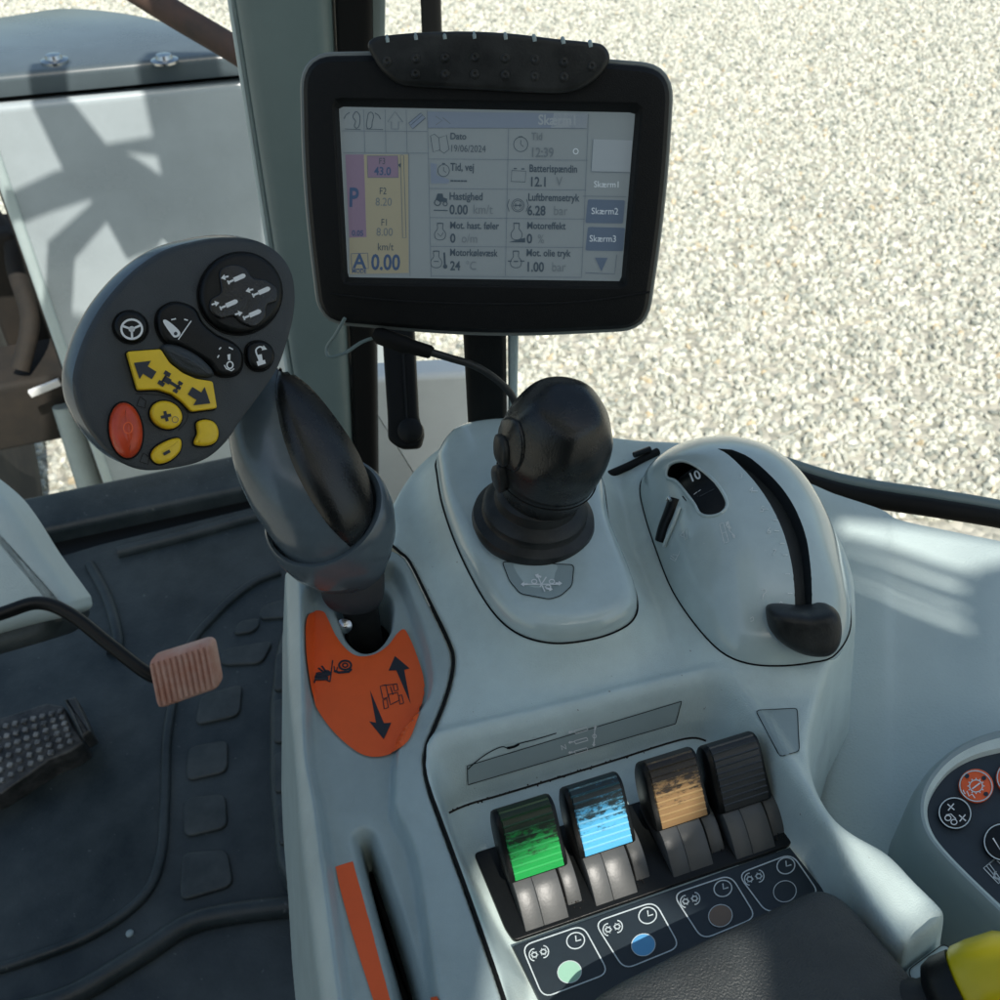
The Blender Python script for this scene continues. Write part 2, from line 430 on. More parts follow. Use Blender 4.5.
def blur(Z, k=2):
    for _ in range(k):
        Z = np.pad(Z, 1, mode='edge')
        Z = (Z[1:-1, :-2] + 2 * Z[1:-1, 1:-1] + Z[1:-1, 2:]) / 4
        Z = np.pad(Z, ((1, 1), (0, 0)), mode='edge'); Z = (Z[:-2] + 2 * Z[1:-1] + Z[2:]) / 4
    return Z
def plan(pxs, z): return [G(x, y, z).to_2d() for x, y in pxs]

# ================================================================== WORLD, LIGHT, CAMERA
w = bpy.data.worlds.new('World'); scene.world = w; w.use_nodes = True
nt = w.node_tree; bg = nt.nodes['Background']
sky = nt.nodes.new('ShaderNodeTexSky'); sky.sky_type = 'NISHITA'; sky.sun_disc = False
sky.sun_elevation = math.asin(TOSUN.z); sky.sun_rotation = math.atan2(TOSUN.x, TOSUN.y)
sky.air_density = 1.0; sky.dust_density = 2.5
sky.ozone_density = 0.6
wb = nt.nodes.new('ShaderNodeMix'); wb.data_type = 'RGBA'; wb.blend_type = 'MULTIPLY'; wb.inputs[0].default_value = 1.0
wb.inputs[7].default_value = (0.97, 1.03, 0.96, 1)
nt.links.new(sky.outputs[0], wb.inputs[6]); nt.links.new(wb.outputs[2], bg.inputs[0]); bg.inputs[1].default_value = 0.15
sun = bpy.data.lights.new('sun', 'SUN'); sun.energy = 4.6; sun.angle = R(0.5); sun.color = (1, 0.95, 0.87)
so = bpy.data.objects.new('sun', sun); COL.objects.link(so)
so.rotation_euler = TOSUN.to_track_quat('Z', 'Y').to_euler(); so.location = TOSUN * 20
cd = bpy.data.cameras.new('camera'); co = bpy.data.objects.new('camera', cd); COL.objects.link(co)
co.location = CAM; co.rotation_euler = (math.pi / 2 - PITCH, 0, 0)
cd.sensor_width = 36; cd.lens = 36; cd.clip_start = 0.02; cd.clip_end = 500
cd.dof.use_dof = True; cd.dof.focus_distance = 0.47; cd.dof.aperture_fstop = 26
scene.camera = co
scene.view_settings.view_transform = 'Standard'; scene.view_settings.look = 'None'
scene.view_settings.exposure = 0; scene.view_settings.gamma = 1
scene.render.engine = 'CYCLES'
scene.cycles.max_bounces = 6; scene.cycles.diffuse_bounces = 3; scene.cycles.glossy_bounces = 3
scene.cycles.use_denoising = True

# ================================================================== GROUND
GZ = -1.30
def ground_mat():
    m = bpy.data.materials.new('gravel_bed'); m.use_nodes = True; nt = m.node_tree; b = nt.nodes['Principled BSDF']
    tc = nt.nodes.new('ShaderNodeTexCoord')
    v = nt.nodes.new('ShaderNodeTexVoronoi'); v.inputs['Scale'].default_value = 30
    nt.links.new(tc.outputs['Object'], v.inputs['Vector'])
    rp = nt.nodes.new('ShaderNodeValToRGB')
    e = rp.color_ramp.elements; e[0].color = (0.30, 0.30, 0.25, 1); e[1].color = (0.52, 0.50, 0.42, 1)
    sp = nt.nodes.new('ShaderNodeSeparateColor'); nt.links.new(v.outputs['Color'], sp.inputs[0])
    nt.links.new(sp.outputs[0], rp.inputs[0]); nt.links.new(rp.outputs[0], b.inputs['Base Color'])
    bp = nt.nodes.new('ShaderNodeBump'); bp.inputs['Distance'].default_value = 0.012; bp.invert = True
    nt.links.new(v.outputs['Distance'], bp.inputs['Height']); nt.links.new(bp.outputs[0], b.inputs['Normal'])
    b.inputs['Roughness'].default_value = 0.85
    return m
S = 150
g = obj('ground', ([(-S, -S, GZ), (S, -S, GZ), (S, S, GZ), (-S, S, GZ)], [(0, 1, 2, 3)]), ground_mat(), smooth=False); g['kind'] = 'structure'
def stone_mat():
    m = bpy.data.materials.new('gravel_stone'); m.use_nodes = True; nt = m.node_tree; b = nt.nodes['Principled BSDF']
    oi = nt.nodes.new('ShaderNodeObjectInfo'); rp = nt.nodes.new('ShaderNodeValToRGB'); e = rp.color_ramp.elements
    e[0].color = (0.24, 0.26, 0.23, 1); e[1].color = (0.78, 0.77, 0.66, 1)
    for p, c in ((0.10, (0.36, 0.38, 0.33)), (0.28, (0.49, 0.50, 0.43)), (0.65, (0.57, 0.57, 0.49)), (0.665, (0.52, 0.42, 0.26)), (0.68, (0.55, 0.55, 0.47)), (0.86, (0.65, 0.65, 0.56))):
        q = e.new(p); q.color = (*c, 1)
    nt.links.new(oi.outputs['Random'], rp.inputs[0]); nt.links.new(rp.outputs[0], b.inputs['Base Color'])
    b.inputs['Roughness'].default_value = 0.6
    return m
def gravel():
    # visible stretch of the yard, laid as stones
    a = [G(x, y, GZ) for x, y in ((-120, 520), (1120, 520), (1120, -40), (-120, -40))]
    o = obj('gravel', ([p + Vector((0, 0, 0.004)) for p in a], [(0, 1, 2, 3)]), ground_mat(), smooth=False)
    ng = bpy.data.node_groups.new('gravel_stones', 'GeometryNodeTree')
    ng.interface.new_socket('Geometry', in_out='INPUT', socket_type='NodeSocketGeometry')
    ng.interface.new_socket('Geometry', in_out='OUTPUT', socket_type='NodeSocketGeometry')
    N = ng.nodes.new; L = ng.links.new
    gi, go = N('NodeGroupInput'), N('NodeGroupOutput')
    d = N('GeometryNodeDistributePointsOnFaces'); d.inputs['Density'].default_value = 1400
    ico = N('GeometryNodeMeshIcoSphere'); ico.inputs['Radius'].default_value = 0.0172; ico.inputs['Subdivisions'].default_value = 2
    sp = N('GeometryNodeSetPosition'); nz = N('ShaderNodeTexNoise'); nz.inputs['Scale'].default_value = 48; nz.inputs['Detail'].default_value = 1
    ps = N('GeometryNodeInputPosition'); sub = N('ShaderNodeVectorMath'); sub.operation = 'SUBTRACT'; sub.inputs[1].default_value = (.5, .5, .5)
    scl = N('ShaderNodeVectorMath'); scl.operation = 'SCALE'; scl.inputs['Scale'].default_value = 0.018
    L(ps.outputs[0], nz.inputs['Vector']); L(nz.outputs['Color'], sub.inputs[0]); L(sub.outputs[0], scl.inputs[0])
    L(ico.outputs[0], sp.inputs['Geometry']); L(scl.outputs[0], sp.inputs['Offset'])
    sm = N('GeometryNodeSetMaterial'); sm.inputs['Material'].default_value = stone_mat(); L(sp.outputs[0], sm.inputs[0])
    ip = N('GeometryNodeInstanceOnPoints')
    rr = N('FunctionNodeRandomValue'); rr.data_type = 'FLOAT_VECTOR'; rr.inputs[0].default_value = (0, 0, 0); rr.inputs[1].default_value = (6.28, 6.28, 6.28)
    rs = N('FunctionNodeRandomValue'); rs.data_type = 'FLOAT_VECTOR'; rs.inputs[0].default_value = (0.55, 0.5, 0.4); rs.inputs[1].default_value = (1.5, 1.25, 1.0)
    L(gi.outputs[0], d.inputs[0]); L(d.outputs[0], ip.inputs['Points']); L(sm.outputs[0], ip.inputs['Instance'])
    L(rr.outputs[0], ip.inputs['Rotation']); L(rs.outputs[0], ip.inputs['Scale'])
    jn = N('GeometryNodeJoinGeometry'); L(ip.outputs[0], jn.inputs[0]); L(gi.outputs[0], jn.inputs[0]); L(jn.outputs[0], go.inputs[0])
    md = o.modifiers.new('stones', 'NODES'); md.node_group = ng
    o['kind'] = 'stuff'; o['label'] = 'pale gravel of small rounded stones covering the yard outside'; o['category'] = 'gravel'
gravel()

# ================================================================== CAB FLOOR
def tf(a, b, z=0): return AX * a + BX * b + Vector((0, 0, z))
FE = 1.22   # front edge of the floor along BX
def corner(a, b): q = tf(a, b); return Vector((q.x, q.y))
frz = Frame((0, 0, 0), (1, 0, 0), (0, 1, 0))
def bx_of(p): return Vector(p).dot(BX)
fl_front = bx_of(G(180, 505, 0))
fpoly = [corner(-1.1, -0.9), corner(0.55, -0.9), corner(0.55, fl_front), corner(-0.30 + 0.0, fl_front), corner(-1.1, fl_front)]
o = obj('floor', slab(frz, fpoly, -0.10, 0.0), M['black'], smooth=False); o['kind'] = 'structure'

mat_t = thing('floor_mat', G(180, 760, 0.0), 'dark rubber floor mat with raised square pads beside the grey console', 'floor mat')
def gp(pxs, z=0.008): return [G(x, y, z).to_2d() for x, y in pxs]
mp = crv([G(x, y, 0.006).to_2d() for x, y in ((-40, 1010), (-40, 560), (60, 560), (120, 548), (200, 528), (285, 512))], 2)
base_poly = [G(x, y, 0.006).to_2d() for x, y in ((-140, 1120), (-160, 585), (0, 575), (100, 545), (285, 500), (380, 520), (420, 800), (420, 1120))]
obj('base', slab(frz, base_poly, 0.0005, 0.008, 0.003), M['mat'], mat_t)
# raised rim that borders the smooth foot area
rim = crv([(-60, 985), (20, 962), (90, 935), (140, 900), (160, 860), (165, 800), (168, 730), (185, 655), (215, 615), (250, 585), (280, 572)], 8)
obj('rim', tube([G(p.x, p.y, 0.010) for p in rim], 0.006, 10), M['mat'], mat_t)
rim2 = crv([(-60, 1030), (60, 1000), (140, 955), (200, 920), (300, 905)], 8)
obj('rim', tube([G(p.x, p.y, 0.012) for p in rim2], 0.012, 10), M['mat'], mat_t)
rim3 = crv([(90, 565), (108, 600), (118, 640), (112, 655)], 8)
obj('rim', tube([G(p.x, p.y, 0.009) for p in rim3], 0.008, 10), M['mat'], mat_t)
rim4 = crv([(118, 553), (190, 535), (262, 515), (300, 508)], 8)
obj('rim', tube([G(p.x, p.y, 0.010) for p in rim4], 0.010, 10), M['mat'], mat_t)
pads = [((182, 853), (228, 850), (234, 886), (180, 902)), ((183, 799), (226, 794), (228, 828), (184, 838)),
        ((188, 748), (228, 740), (228, 772), (186, 782)), ((200, 697), (243, 684), (240, 716), (195, 726)),
        ((222, 650), (274, 641), (262, 664), (220, 666)), ((262, 606), (292, 598), (290, 618), (258, 620)),
        ((238, 622), (262, 618), (256, 632), (232, 636))]
fpad = Frame((0, 0, 0), (1, 0, 0), (0, 1, 0))
for q in pads:
    pl = [G(x, y, 0.010).to_2d() for x, y in q]
    obj('pad', slab(fpad, rpoly(pl, 0.012), 0.007, 0.0125, 0.0025), M['matpad'], mat_t)
# step riser beside the console with a second row of pads
rz = 0.06
riser = [G(x, y, rz).to_2d() for x, y in ((298, 590), (276, 640), (268, 700), (268, 780), (275, 860), (300, 905), (420, 905), (420, 560))]
obj('step', slab(frz, rpoly(riser, 0.01), 0.007, rz, 0.012), M['mat'], mat_t)
for q in (((274, 702), (292, 700), (294, 742), (274, 745)), ((274, 755), (294, 752), (297, 790), (275, 795)), ((276, 806), (298, 802), (301, 842), (280, 848)), ((276, 655), (290, 652), (291, 690), (274, 693))):
    pl = [G(x, y, rz).to_2d() for x, y in q]
    obj('pad', slab(fpad, rpoly(pl, 0.008), rz - 0.002, rz + 0.005, 0.0025), M['matpad'], mat_t)
obj('stud', lathe(G(130, 934, 0.008), (0, 0, 1), [(0.004, 0), (0.004, 0.002), (0.003, 0.003), (0, 0.0034)], 16), M['sticker'], mat_t)  # raised pale disc stands in for a white scuff on the mat

# front sill under the windscreen
sl = thing('cab_sill', G(180, 500, 0), 'dark sill along the front edge of the cab floor below the windscreen', 'sill')
s0, s1 = G(-120, 560, 0.0), G(300, 470, 0.0)
d_ = AX; c_ = tf(Vector(G(150, 515, 0)).dot(AX), fl_front + 0.02, 0.0)
obj('sill_beam', box(c_ + Vector((0, 0, 0.004)), AX * 0.36, BX * 0.045, CZ * 0.024, 0.016), M['mat'], sl)

# ================================================================== STEERING COLUMN, PEDALS
fr = Frame(P(30, 565, 1.0), RT, UP)
sc_t = thing('steering_column', G(0, 640, 0.0), 'pale grey plastic steering column foot at the left edge', 'steering column')
pl = [fr.px(x, y) for x, y in crv([(-60, 452), (-10, 490), (12, 515), (38, 556), (64, 592), (71, 604), (66, 616), (20, 628), (-60, 650)], 6)]
obj('cover', slab(fr, pl, -0.05, 0.0, 0.018, 6), M['cabpanel'], sc_t)
pl = [fr.px(x, y, -0.05) for x, y in ((-60, 560), (50, 604), (66, 618), (50, 640), (-60, 672))]
obj('foot', slab(fr, rpoly(pl, 0.012), -0.12, -0.04, 0.015), M['mat'], sc_t)

bp_t = thing('brake_pedal', G(180, 770, 0.0), 'worn salmon pink ribbed pedal pad on a bent black arm', 'pedal')
obj('arm', tube(crv([P(-60, 632, 0.93), P(0, 614, 0.95), P(38, 603, 0.96), P(70, 614, 0.965), P(110, 645, 0.97), P(152, 676, 0.975), P(180, 680, 0.985)], 8), 0.0065, 12), M['black'], bp_t)
fr = Frame(P(183, 675, 0.955), RT * 1.0 + UP * 0.12, UP - FW * 0.25)
quad = rpoly([fr.px(x, y) for x, y in ((147, 661), (211, 641), (220, 689), (157, 711))], 0.009)
obj('pedal_pad', slab(fr, quad, -0.016, 0.0, 0.005), M['copper'], bp_t)
ribs = []
for i in range(11):
    t = (i + 0.7) / 11.4
    a = Vector((147, 661)).lerp(Vector((211, 641)), t); b = Vector((157, 711)).lerp(Vector((220, 689)), t)
    e = (b - a).normalized() * 3.5
    A, B = fr.at(*(a + e)), fr.at(*(b - e)); ribs.append(tube([A, A.lerp(B, .1), A.lerp(B, .9), B], [0.0012, 0.0021, 0.0021, 0.0012], 8))
obj('rib_face', join(*ribs), M['copper'], bp_t)

ac_t = thing('accelerator_pedal', G(40, 780, 0.0), 'black studded metal foot pedal at the left edge of the floor', 'pedal')
zc = 0.045
frh = Frame(G(40, 748, zc), RT, Vector((0, 1, 0.12)))
q = [(-80, 742), (-20, 724), (46, 703), (64, 706), (72, 724), (84, 742), (70, 752), (50, 760), (0, 795), (-80, 830)]
obj('tread_plate', slab(frh, rpoly([frh.px(x, y) for x, y in q], 0.004), -0.036, 0.0, 0.003), M['worn'], ac_t)
st = []
for i in range(9):
    for j in range(6):
        a = Vector((-12, 726)).lerp(Vector((60, 709)), i / 8); b = Vector((-8, 792)).lerp(Vector((72, 745)), i / 8)
        c = a.lerp(b, (j + .5) / 6); p = frh.px(*c)
        st.append(slab(frh, rrect(p.x - .0032, p.y - .0030, p.x + .0032, p.y + .0030, .0012, 2), -0.001, 0.0035, 0.001, 2))
obj('stud', join(*st), M['studworn'], ac_t)
obj('end_clip', slab(frh, rpoly([frh.px(x, y) for x, y in ((66, 703), (78, 700), (94, 735), (84, 741))], 0.003), -0.02, 0.010, 0.004), M['worn'], ac_t)

# ================================================================== CONSOLE
con = thing('console', G(560, 640, 0.05), 'pale grey moulded plastic tractor armrest console carrying the levers', 'console')
seam_px = [(392, 545), (400, 552), (410, 562), (429, 600), (447, 637), (453, 655), (452, 674), (445, 700), (433, 730), (427, 745), (425, 765), (430, 790), (440, 818), (468, 894), (500, 986), (530, 1080)]
seam = crv([G(x, y, Z0).to_2d() for x, y in seam_px], 8)
arm_px = [(834, 664), (822, 700), (813, 737), (815, 770), (829, 804), (851, 826), (890, 849), (918, 877), (945, 904), (948, 914), (938, 927), (915, 945), (896, 962), (930, 1010), (960, 1080)]
arm = crv([G(x, y, Z0).to_2d() for x, y in arm_px], 8)
back = [Vector(v) for v in ((0.178, 0.33), (0.186, 0.37), (0.180, 0.425), (0.155, 0.462), (0.120, 0.476), (0.085, 0.480), (0.055, 0.485), (0.010, 0.487), (-0.030, 0.474), (-0.052, 0.45), (-0.064, 0.415))]
body_poly = seam + arm[::-1] + crv(back, 6)
ped_px = [(437, 459), (437, 476), (443, 508), (460, 554), (487, 604), (515, 632), (552, 643), (593, 639), (623, 628), (636, 615), (637, 598), (630, 575), (610, 525)]
ZP = Z0 + 0.016
ped = [G(x, y, ZP).to_2d() for x, y in ped_px] + [Vector((0.057, 0.42)), Vector((0.050, 0.448)), Vector((0.03, 0.464)), Vector((0.0, 0.468)), Vector((-0.026, 0.460))]
ped = crv(ped, 8, True)
dome_px = [(640, 490), (645, 516), (656, 550), (671, 588), (690, 618), (712, 644), (731, 658), (755, 665), (784, 666), (810, 663), (834, 656)]
ZD = Z0 + 0.006
dome = [G(x, y, ZD).to_2d() for x, y in dome_px] + [Vector(v) for v in ((0.1715, 0.322), (0.1765, 0.35), (0.1775, 0.38), (0.170, 0.415), (0.153, 0.441), (0.126, 0.453), (0.100, 0.449), (0.084, 0.437))]
dome = crv(dome, 8, True)
tray_px = [(429, 762), (434, 748), (446, 740), (480, 732), (560, 713), (640, 693), (690, 681), (708, 679), (724, 684), (740, 698), (760, 725), (806, 800), (866, 908), (960, 1080), (530, 1080), (506, 1000), (468, 890), (440, 810)]
tray = crv([G(x, y, Z0).to_2d() for x, y in tray_px], 6, True)
step = 0.0008
xs = np.arange(-0.075, 0.235, step); ys = np.arange(0.10, 0.50, step)
X, Y = np.meshgrid(xs, ys)
dB = sdf(X, Y, body_poly); dP = sdf(X, Y, ped); dD = sdf(X, Y, dome); dT = sdf(X, Y, tray)
TD = 0.028
tfl = crv([G(x, y, Z0 - TD).to_2d() for x, y in ((447, 818), (452, 809), (470, 801), (508, 792), (600, 763), (666, 742), (692, 737), (708, 741), (720, 756), (774, 822), (796, 850), (824, 889), (930, 1080), (560, 1080), (528, 985), (498, 930), (462, 860))], 5, True)
dFl = sdf(X, Y, tfl)
Z = np.full(X.shape, Z0)
Z += 0.016 * np.where(dP > 0, 1, np.clip(1 + dP / 0.020, 0, 1) ** 2.2)
Z = np.maximum(Z, Z0 + 0.006 * np.where(dD > 0, 1, sst(1 + dD / 0.016)))
# rim lip and recess of the lever tray
A_, B_ = X * AX.x + Y * AX.y, X * BX.x + Y * BX.y
Z += 0.0026 * np.exp(-((dT + 0.0030) / 0.0028) ** 2)
t = np.where(dFl > 0, 1.0, np.clip(dT / np.maximum(dT - dFl, 1e-5), 0, 1))
t = np.where(dT > 0, t, 0)
drop = TD * np.where(t < 0.2, 2.5 * t * t, 0.1 + (t - 0.2)) / 0.9
Z -= np.where(dT > 0, drop, 0)
# edge rounding to the outside
rr = 0.006
e = np.clip(dB, 0, rr); Z -= (rr - np.sqrt(np.maximum(rr * rr - (rr - e) ** 2, 0)))
Z -= np.where(dB < 0, -dB * 5.0, 0)
seam_np = np.array([(p.x, p.y) for p in seam])
dS = np.full(X.shape, 1e9)
for (ax, ay), (bx, by) in zip(seam_np[:-1], seam_np[1:]):
    ex, ey = bx - ax, by - ay; L2 = ex * ex + ey * ey
    if L2 < 1e-14: continue
    t = np.clip(((X - ax) * ex + (Y - ay) * ey) / L2, 0, 1)
    dS = np.minimum(dS, np.hypot(X - ax - t * ex, Y - ay - t * ey))
near_seam = dS < 0.012
# along the seam the body keeps only a small lip
zl = np.where(dB > 0, np.clip((0.0022 - dB), 0, 1) * 0.6, 0.003)
full = Z + (rr - np.sqrt(np.maximum(rr * rr - (rr - e) ** 2, 0))) + np.where(dB < 0, -dB * 5.0, 0)
k = sst((dS - 0.006) / 0.006)
Z = np.where(near_seam, k * Z + (1 - k) * (full - zl), Z)
Z = blur(Z, 3)
maskB = (dB > -0.016) & ~((dB < -0.0004) & near_seam)
body = hfield('body', X, Y, Z, maskB, M['console'], con)
bv_body = bvh_obj(body)
def zbody(x, y):
    i = int(round((x - xs[0]) / step)); j = int(round((y - ys[0]) / step)); return float(Z[min(max(j, 0), len(ys) - 1), min(max(i, 0), len(xs) - 1)])

# left strip of the console
outer_px = [(284, 566), (285, 600), (287, 678), (294, 760), (300, 839), (312, 940), (320, 1000), (334, 1080)]
outer = crv([G(x, y, Z0 - 0.006).to_2d() for x, y in outer_px], 6)
topl = [G(x, y, Z0).to_2d() for x, y in ((400, 552), (385, 545), (340, 552), (300, 560))]
strip_poly = outer + seam[::-1][:-8] + topl[1:]
floor_px = [(303, 615), (303, 690), (305, 756), (316, 816), (330, 922), (341, 1010), (352, 1080), (466, 1080), (443, 1010), (420, 862), (401, 816), (398, 798), (404, 742), (432, 698), (432, 658), (416, 606), (402, 574), (384, 566), (320, 580), (306, 594)]
sfloor = crv([G(x, y, Z0 - 0.004).to_2d() for x, y in floor_px], 6, True)
cA = cr(270, 540, 2.174)
uslot_px = cA([(140, 120), (146, 170), (158, 205), (180, 232), (205, 243), (232, 236), (254, 212), (266, 180), (262, 120), (200, 80)])
ZF = Z0 - 0.011
uslot = crv([G(p.x, p.y, ZF).to_2d() for p in uslot_px], 6, True)
lslot_px = cA([(176, 655), (184, 632), (206, 622), (228, 630), (240, 655), (300, 830), (352, 1010), (390, 1150), (300, 1150), (255, 960), (205, 780)])
lslot = crv([G(p.x, p.y, ZF).to_2d() for p in lslot_px], 6, True)
xs2 = np.arange(-0.125, 0.005, step); ys2 = np.arange(0.10, 0.40, step)
X2, Y2 = np.meshgrid(xs2, ys2)
dK = sdf(X2, Y2, strip_poly); dF = sdf(X2, Y2, sfloor); dU = sdf(X2, Y2, uslot); dL = sdf(X2, Y2, lslot)
dO = np.full(X2.shape, 1e9)
for a, b in zip(outer[:-1], outer[1:]):
    ex, ey = b.x - a.x, b.y - a.y; L2 = ex * ex + ey * ey
    if L2 < 1e-14: continue
    t = np.clip(((X2 - a.x) * ex + (Y2 - a.y) * ey) / L2, 0, 1)
    dO = np.minimum(dO, np.hypot(X2 - a.x - t * ex, Y2 - a.y - t * ey))
Zs = np.full(X2.shape, Z0)
Zs -= 0.011 * sst(dF / np.where((X2 < -0.055 - (Y2 - 0.30) * 0.25) | (Y2 > 0.262), 0.0045, 0.010))
Zs -= 0.050 * sst(dU / 0.006) * (dU > 0)
Zs -= 0.004 * np.exp(-(np.minimum(dU, 0) / 0.003) ** 2) * 0.3
dl2 = dL - 0.0035
Zs -= 0.006 * sst(dL / 0.004) + 0.045 * sst(dl2 / 0.0028) * (dl2 > 0)
Zs -= np.where(dK > 0, 0.010 * np.clip(1 - dO / 0.0085, 0, 1) ** 1.1, 0.010)
dse = np.where(dK > 0, np.clip(0.0022 - dK, 0, 1) * 0.6, 0.0)
Zs -= dse
Zs -= np.where(dK < 0, -dK * 6, 0)
Zs = blur(Zs, 1)
mk = (dK > -0.02) & ~((dK < -0.0004) & (dO > 0.024) & (Y2 < 0.352))
strip = hfield('side_strip', X2, Y2, Zs, mk, M['strip'], con)
bv_strip = bvh_obj(strip)
def zstrip(x, y):
    i = int(round((x - xs2[0]) / step)); j = int(round((y - ys2[0]) / step)); return float(Zs[min(max(j, 0), len(ys2) - 1), min(max(i, 0), len(xs2) - 1)])
# dark seams
obj('seam', tube([Vector((p.x, p.y, Z0 - 0.0003)) for p in seam], 0.0008, 8), M['gap'], con)
obj('seam', tube([Vector((p.x, p.y, ZP - 0.0001)) for p in ped + ped[:1]], 0.00045, 8), M['gap'], con)
# dark pedestal under the console
ub = [corner(-0.02, 0.06), corner(0.20, 0.06), corner(0.25, 0.40), corner(0.02, 0.42)]
obj('pedestal', slab(frz, ub, 0.0, Z0 - 0.09, 0.0), M['black'], con, smooth=False)
# slot floors
obj('slot_floor', ([Vector((p.x, p.y, Z0 - 0.040)) for p in inset(ccw(uslot), 0.0015)], [tuple(range(len(uslot)))]), M['gap'], con, smooth=False)
ls = inset(ccw(lslot), 0.0042)
obj('slot_floor', ([Vector((p.x, p.y, Z0 - 0.040)) for p in ls], [tuple(range(len(ls)))]), M['gap'], con, smooth=False)
# raised pedestal cap under the ball lever
cp = sum((p for p in ped), Vector((0, 0))) / len(ped)
rings = []; pp = ccw(resample(ped, 96))
for ins_, h in ((0.0004, 0.0), (0.0007, 0.004), (0.0016, 0.0072), (0.0034, 0.0098), (0.006, 0.0114), (0.009, 0.0121)):
    rings.append([Vector((p.x, p.y, ZP + h)) for p in inset(pp, ins_)])
for f in (0.75, 0.5, 0.25, 0.05):
    rings.append([Vector((cp.x + (q.x - cp.x) * f, cp.y + (q.y - cp.y) * f, ZP + 0.0121 + 0.003 * (1 - f * f))) for q in rings[5]])
pcap = loft(rings, cap0=False)
pc = obj('pedestal_cap', pcap, M['console_gloss'], con)
bv_cap = bvh_of(pcap)
mk_ = Marks(surf_fn(bv_cap, 0.0004))
c4 = cr(400, 370, 2.174)
def dense(pts, k=6):
    out = []; n = len(pts)
    for i in range(n):
        a, b = Vector(pts[i]), Vector(pts[(i + 1) % n])
        out += [a.lerp(b, j / k) for j in range(k)]
    return out
def pgrid(m, q, mt, nu=10, nv=6):
    """fill a 4-sided region with a small grid so that it follows curved surfaces"""
    a, b, c, d = [Vector(x) for x in q]; V = []; F = []
    for j in range(nv + 1):
        for i in range(nu + 1):
            V.append(a.lerp(b, i / nu).lerp(d.lerp(c, i / nu), j / nv))
    for j in range(nv):
        for i in range(nu):
            k0 = j * (nu + 1) + i; F.append((k0, k0 + 1, k0 + nu + 2, k0 + nu + 1))
    m.raw(V, F, mt)
sq = rpoly(c4([(222, 418), (378, 425), (374, 470), (350, 492), (325, 500), (262, 488), (238, 460)]), 4)
mk_.poly(sq, M['sticker']); mk_.lift = 2
mk_.line(sq, 0.8, M['gap'], True); mk_.lift = 4
for seg in (((270, 468), (345, 468)), ((300, 452), (315, 484)), ((318, 452), (304, 474))): mk_.line(c4(seg), 1.2, M['white'])
for x, y, a in ((270, 468, 180), (345, 466, 0), (300, 450, 200), (325, 478, 10)): q = c4([(x, y)])[0]; mk_.arrow(q.x, q.y, 7, 5, a, M['white'])
for x, y in ((292, 462), (330, 462), (322, 474)): q = c4([(x, y)])[0]; mk_.ring(q.x, q.y, 2.6, 2, 1, M['white'])
mk_.build('label_plate', con)

# --- orange decal of the left strip and its marks
frs = Frame((0, 0, ZF), (1, 0, 0), (0, 1, 0))
md_ = Marks(surf_fn(bv_strip, 0.0005))
dec = crv(cA([(76, 172), (92, 158), (115, 158), (126, 175), (142, 210), (165, 240), (192, 256), (228, 252), (258, 232), (276, 208), (290, 197), (300, 208), (318, 250), (336, 310), (333, 350), (318, 400), (300, 440), (262, 468), (220, 474), (182, 458), (132, 412), (94, 352), (80, 290), (74, 230)]), 5, True)
flat_decal = Marks(surf_fn(bv_strip, 0.0011))
flat_decal.fill(dec, M['orange'], 2.5); flat_decal.lift = 3
def A1(pts): return cA(pts)
fd = flat_decal
fd.poly(A1([(218, 330), (248, 402), (264, 401), (248, 437), (216, 398), (231, 401)]), M['ink'])
fd.poly(A1([(306, 360), (275, 287), (258, 288), (272, 256), (304, 283), (292, 286)]), M['ink'])
fd.line(A1([(137, 265), (131, 312)]), 1.2, M['ink'])
fd.poly(crv(A1([(92, 303), (97, 294), (108, 291), (118, 293), (126, 299), (127, 307), (118, 309), (104, 309), (95, 309)]), 4, True), M['ink'])
fd.lift = 4
fd.poly(crv(A1([(116, 296), (120, 288), (127, 287), (133, 292), (131, 298), (123, 300)]), 4, True), M['ink'])
for ear in (((120, 291), (108, 281), (104, 283), (116, 293)), ((124, 289), (115, 277), (111, 278), (120, 291))): fd.poly(A1(ear), M['ink'])
fd.line(A1([(97, 308), (90, 313)]), 1.6, M['ink']); fd.line(A1([(122, 307), (131, 312)]), 1.4, M['ink'])
fd.lift = 3
q = A1([(164, 276)])[0]; fd.ring(q.x, q.y, 6, 4.5, 2, M['ink']); fd.ring(q.x, q.y, 2.5, 2, 1.4, M['ink'])
fd.line(A1([(140, 288), (150, 292), (172, 290), (178, 284)]), 2.4, M['ink']); fd.line(A1([(141, 288), (140, 278)]), 1, M['ink']); fd.line(A1([(145, 289), (148, 280)]), 1, M['ink'])
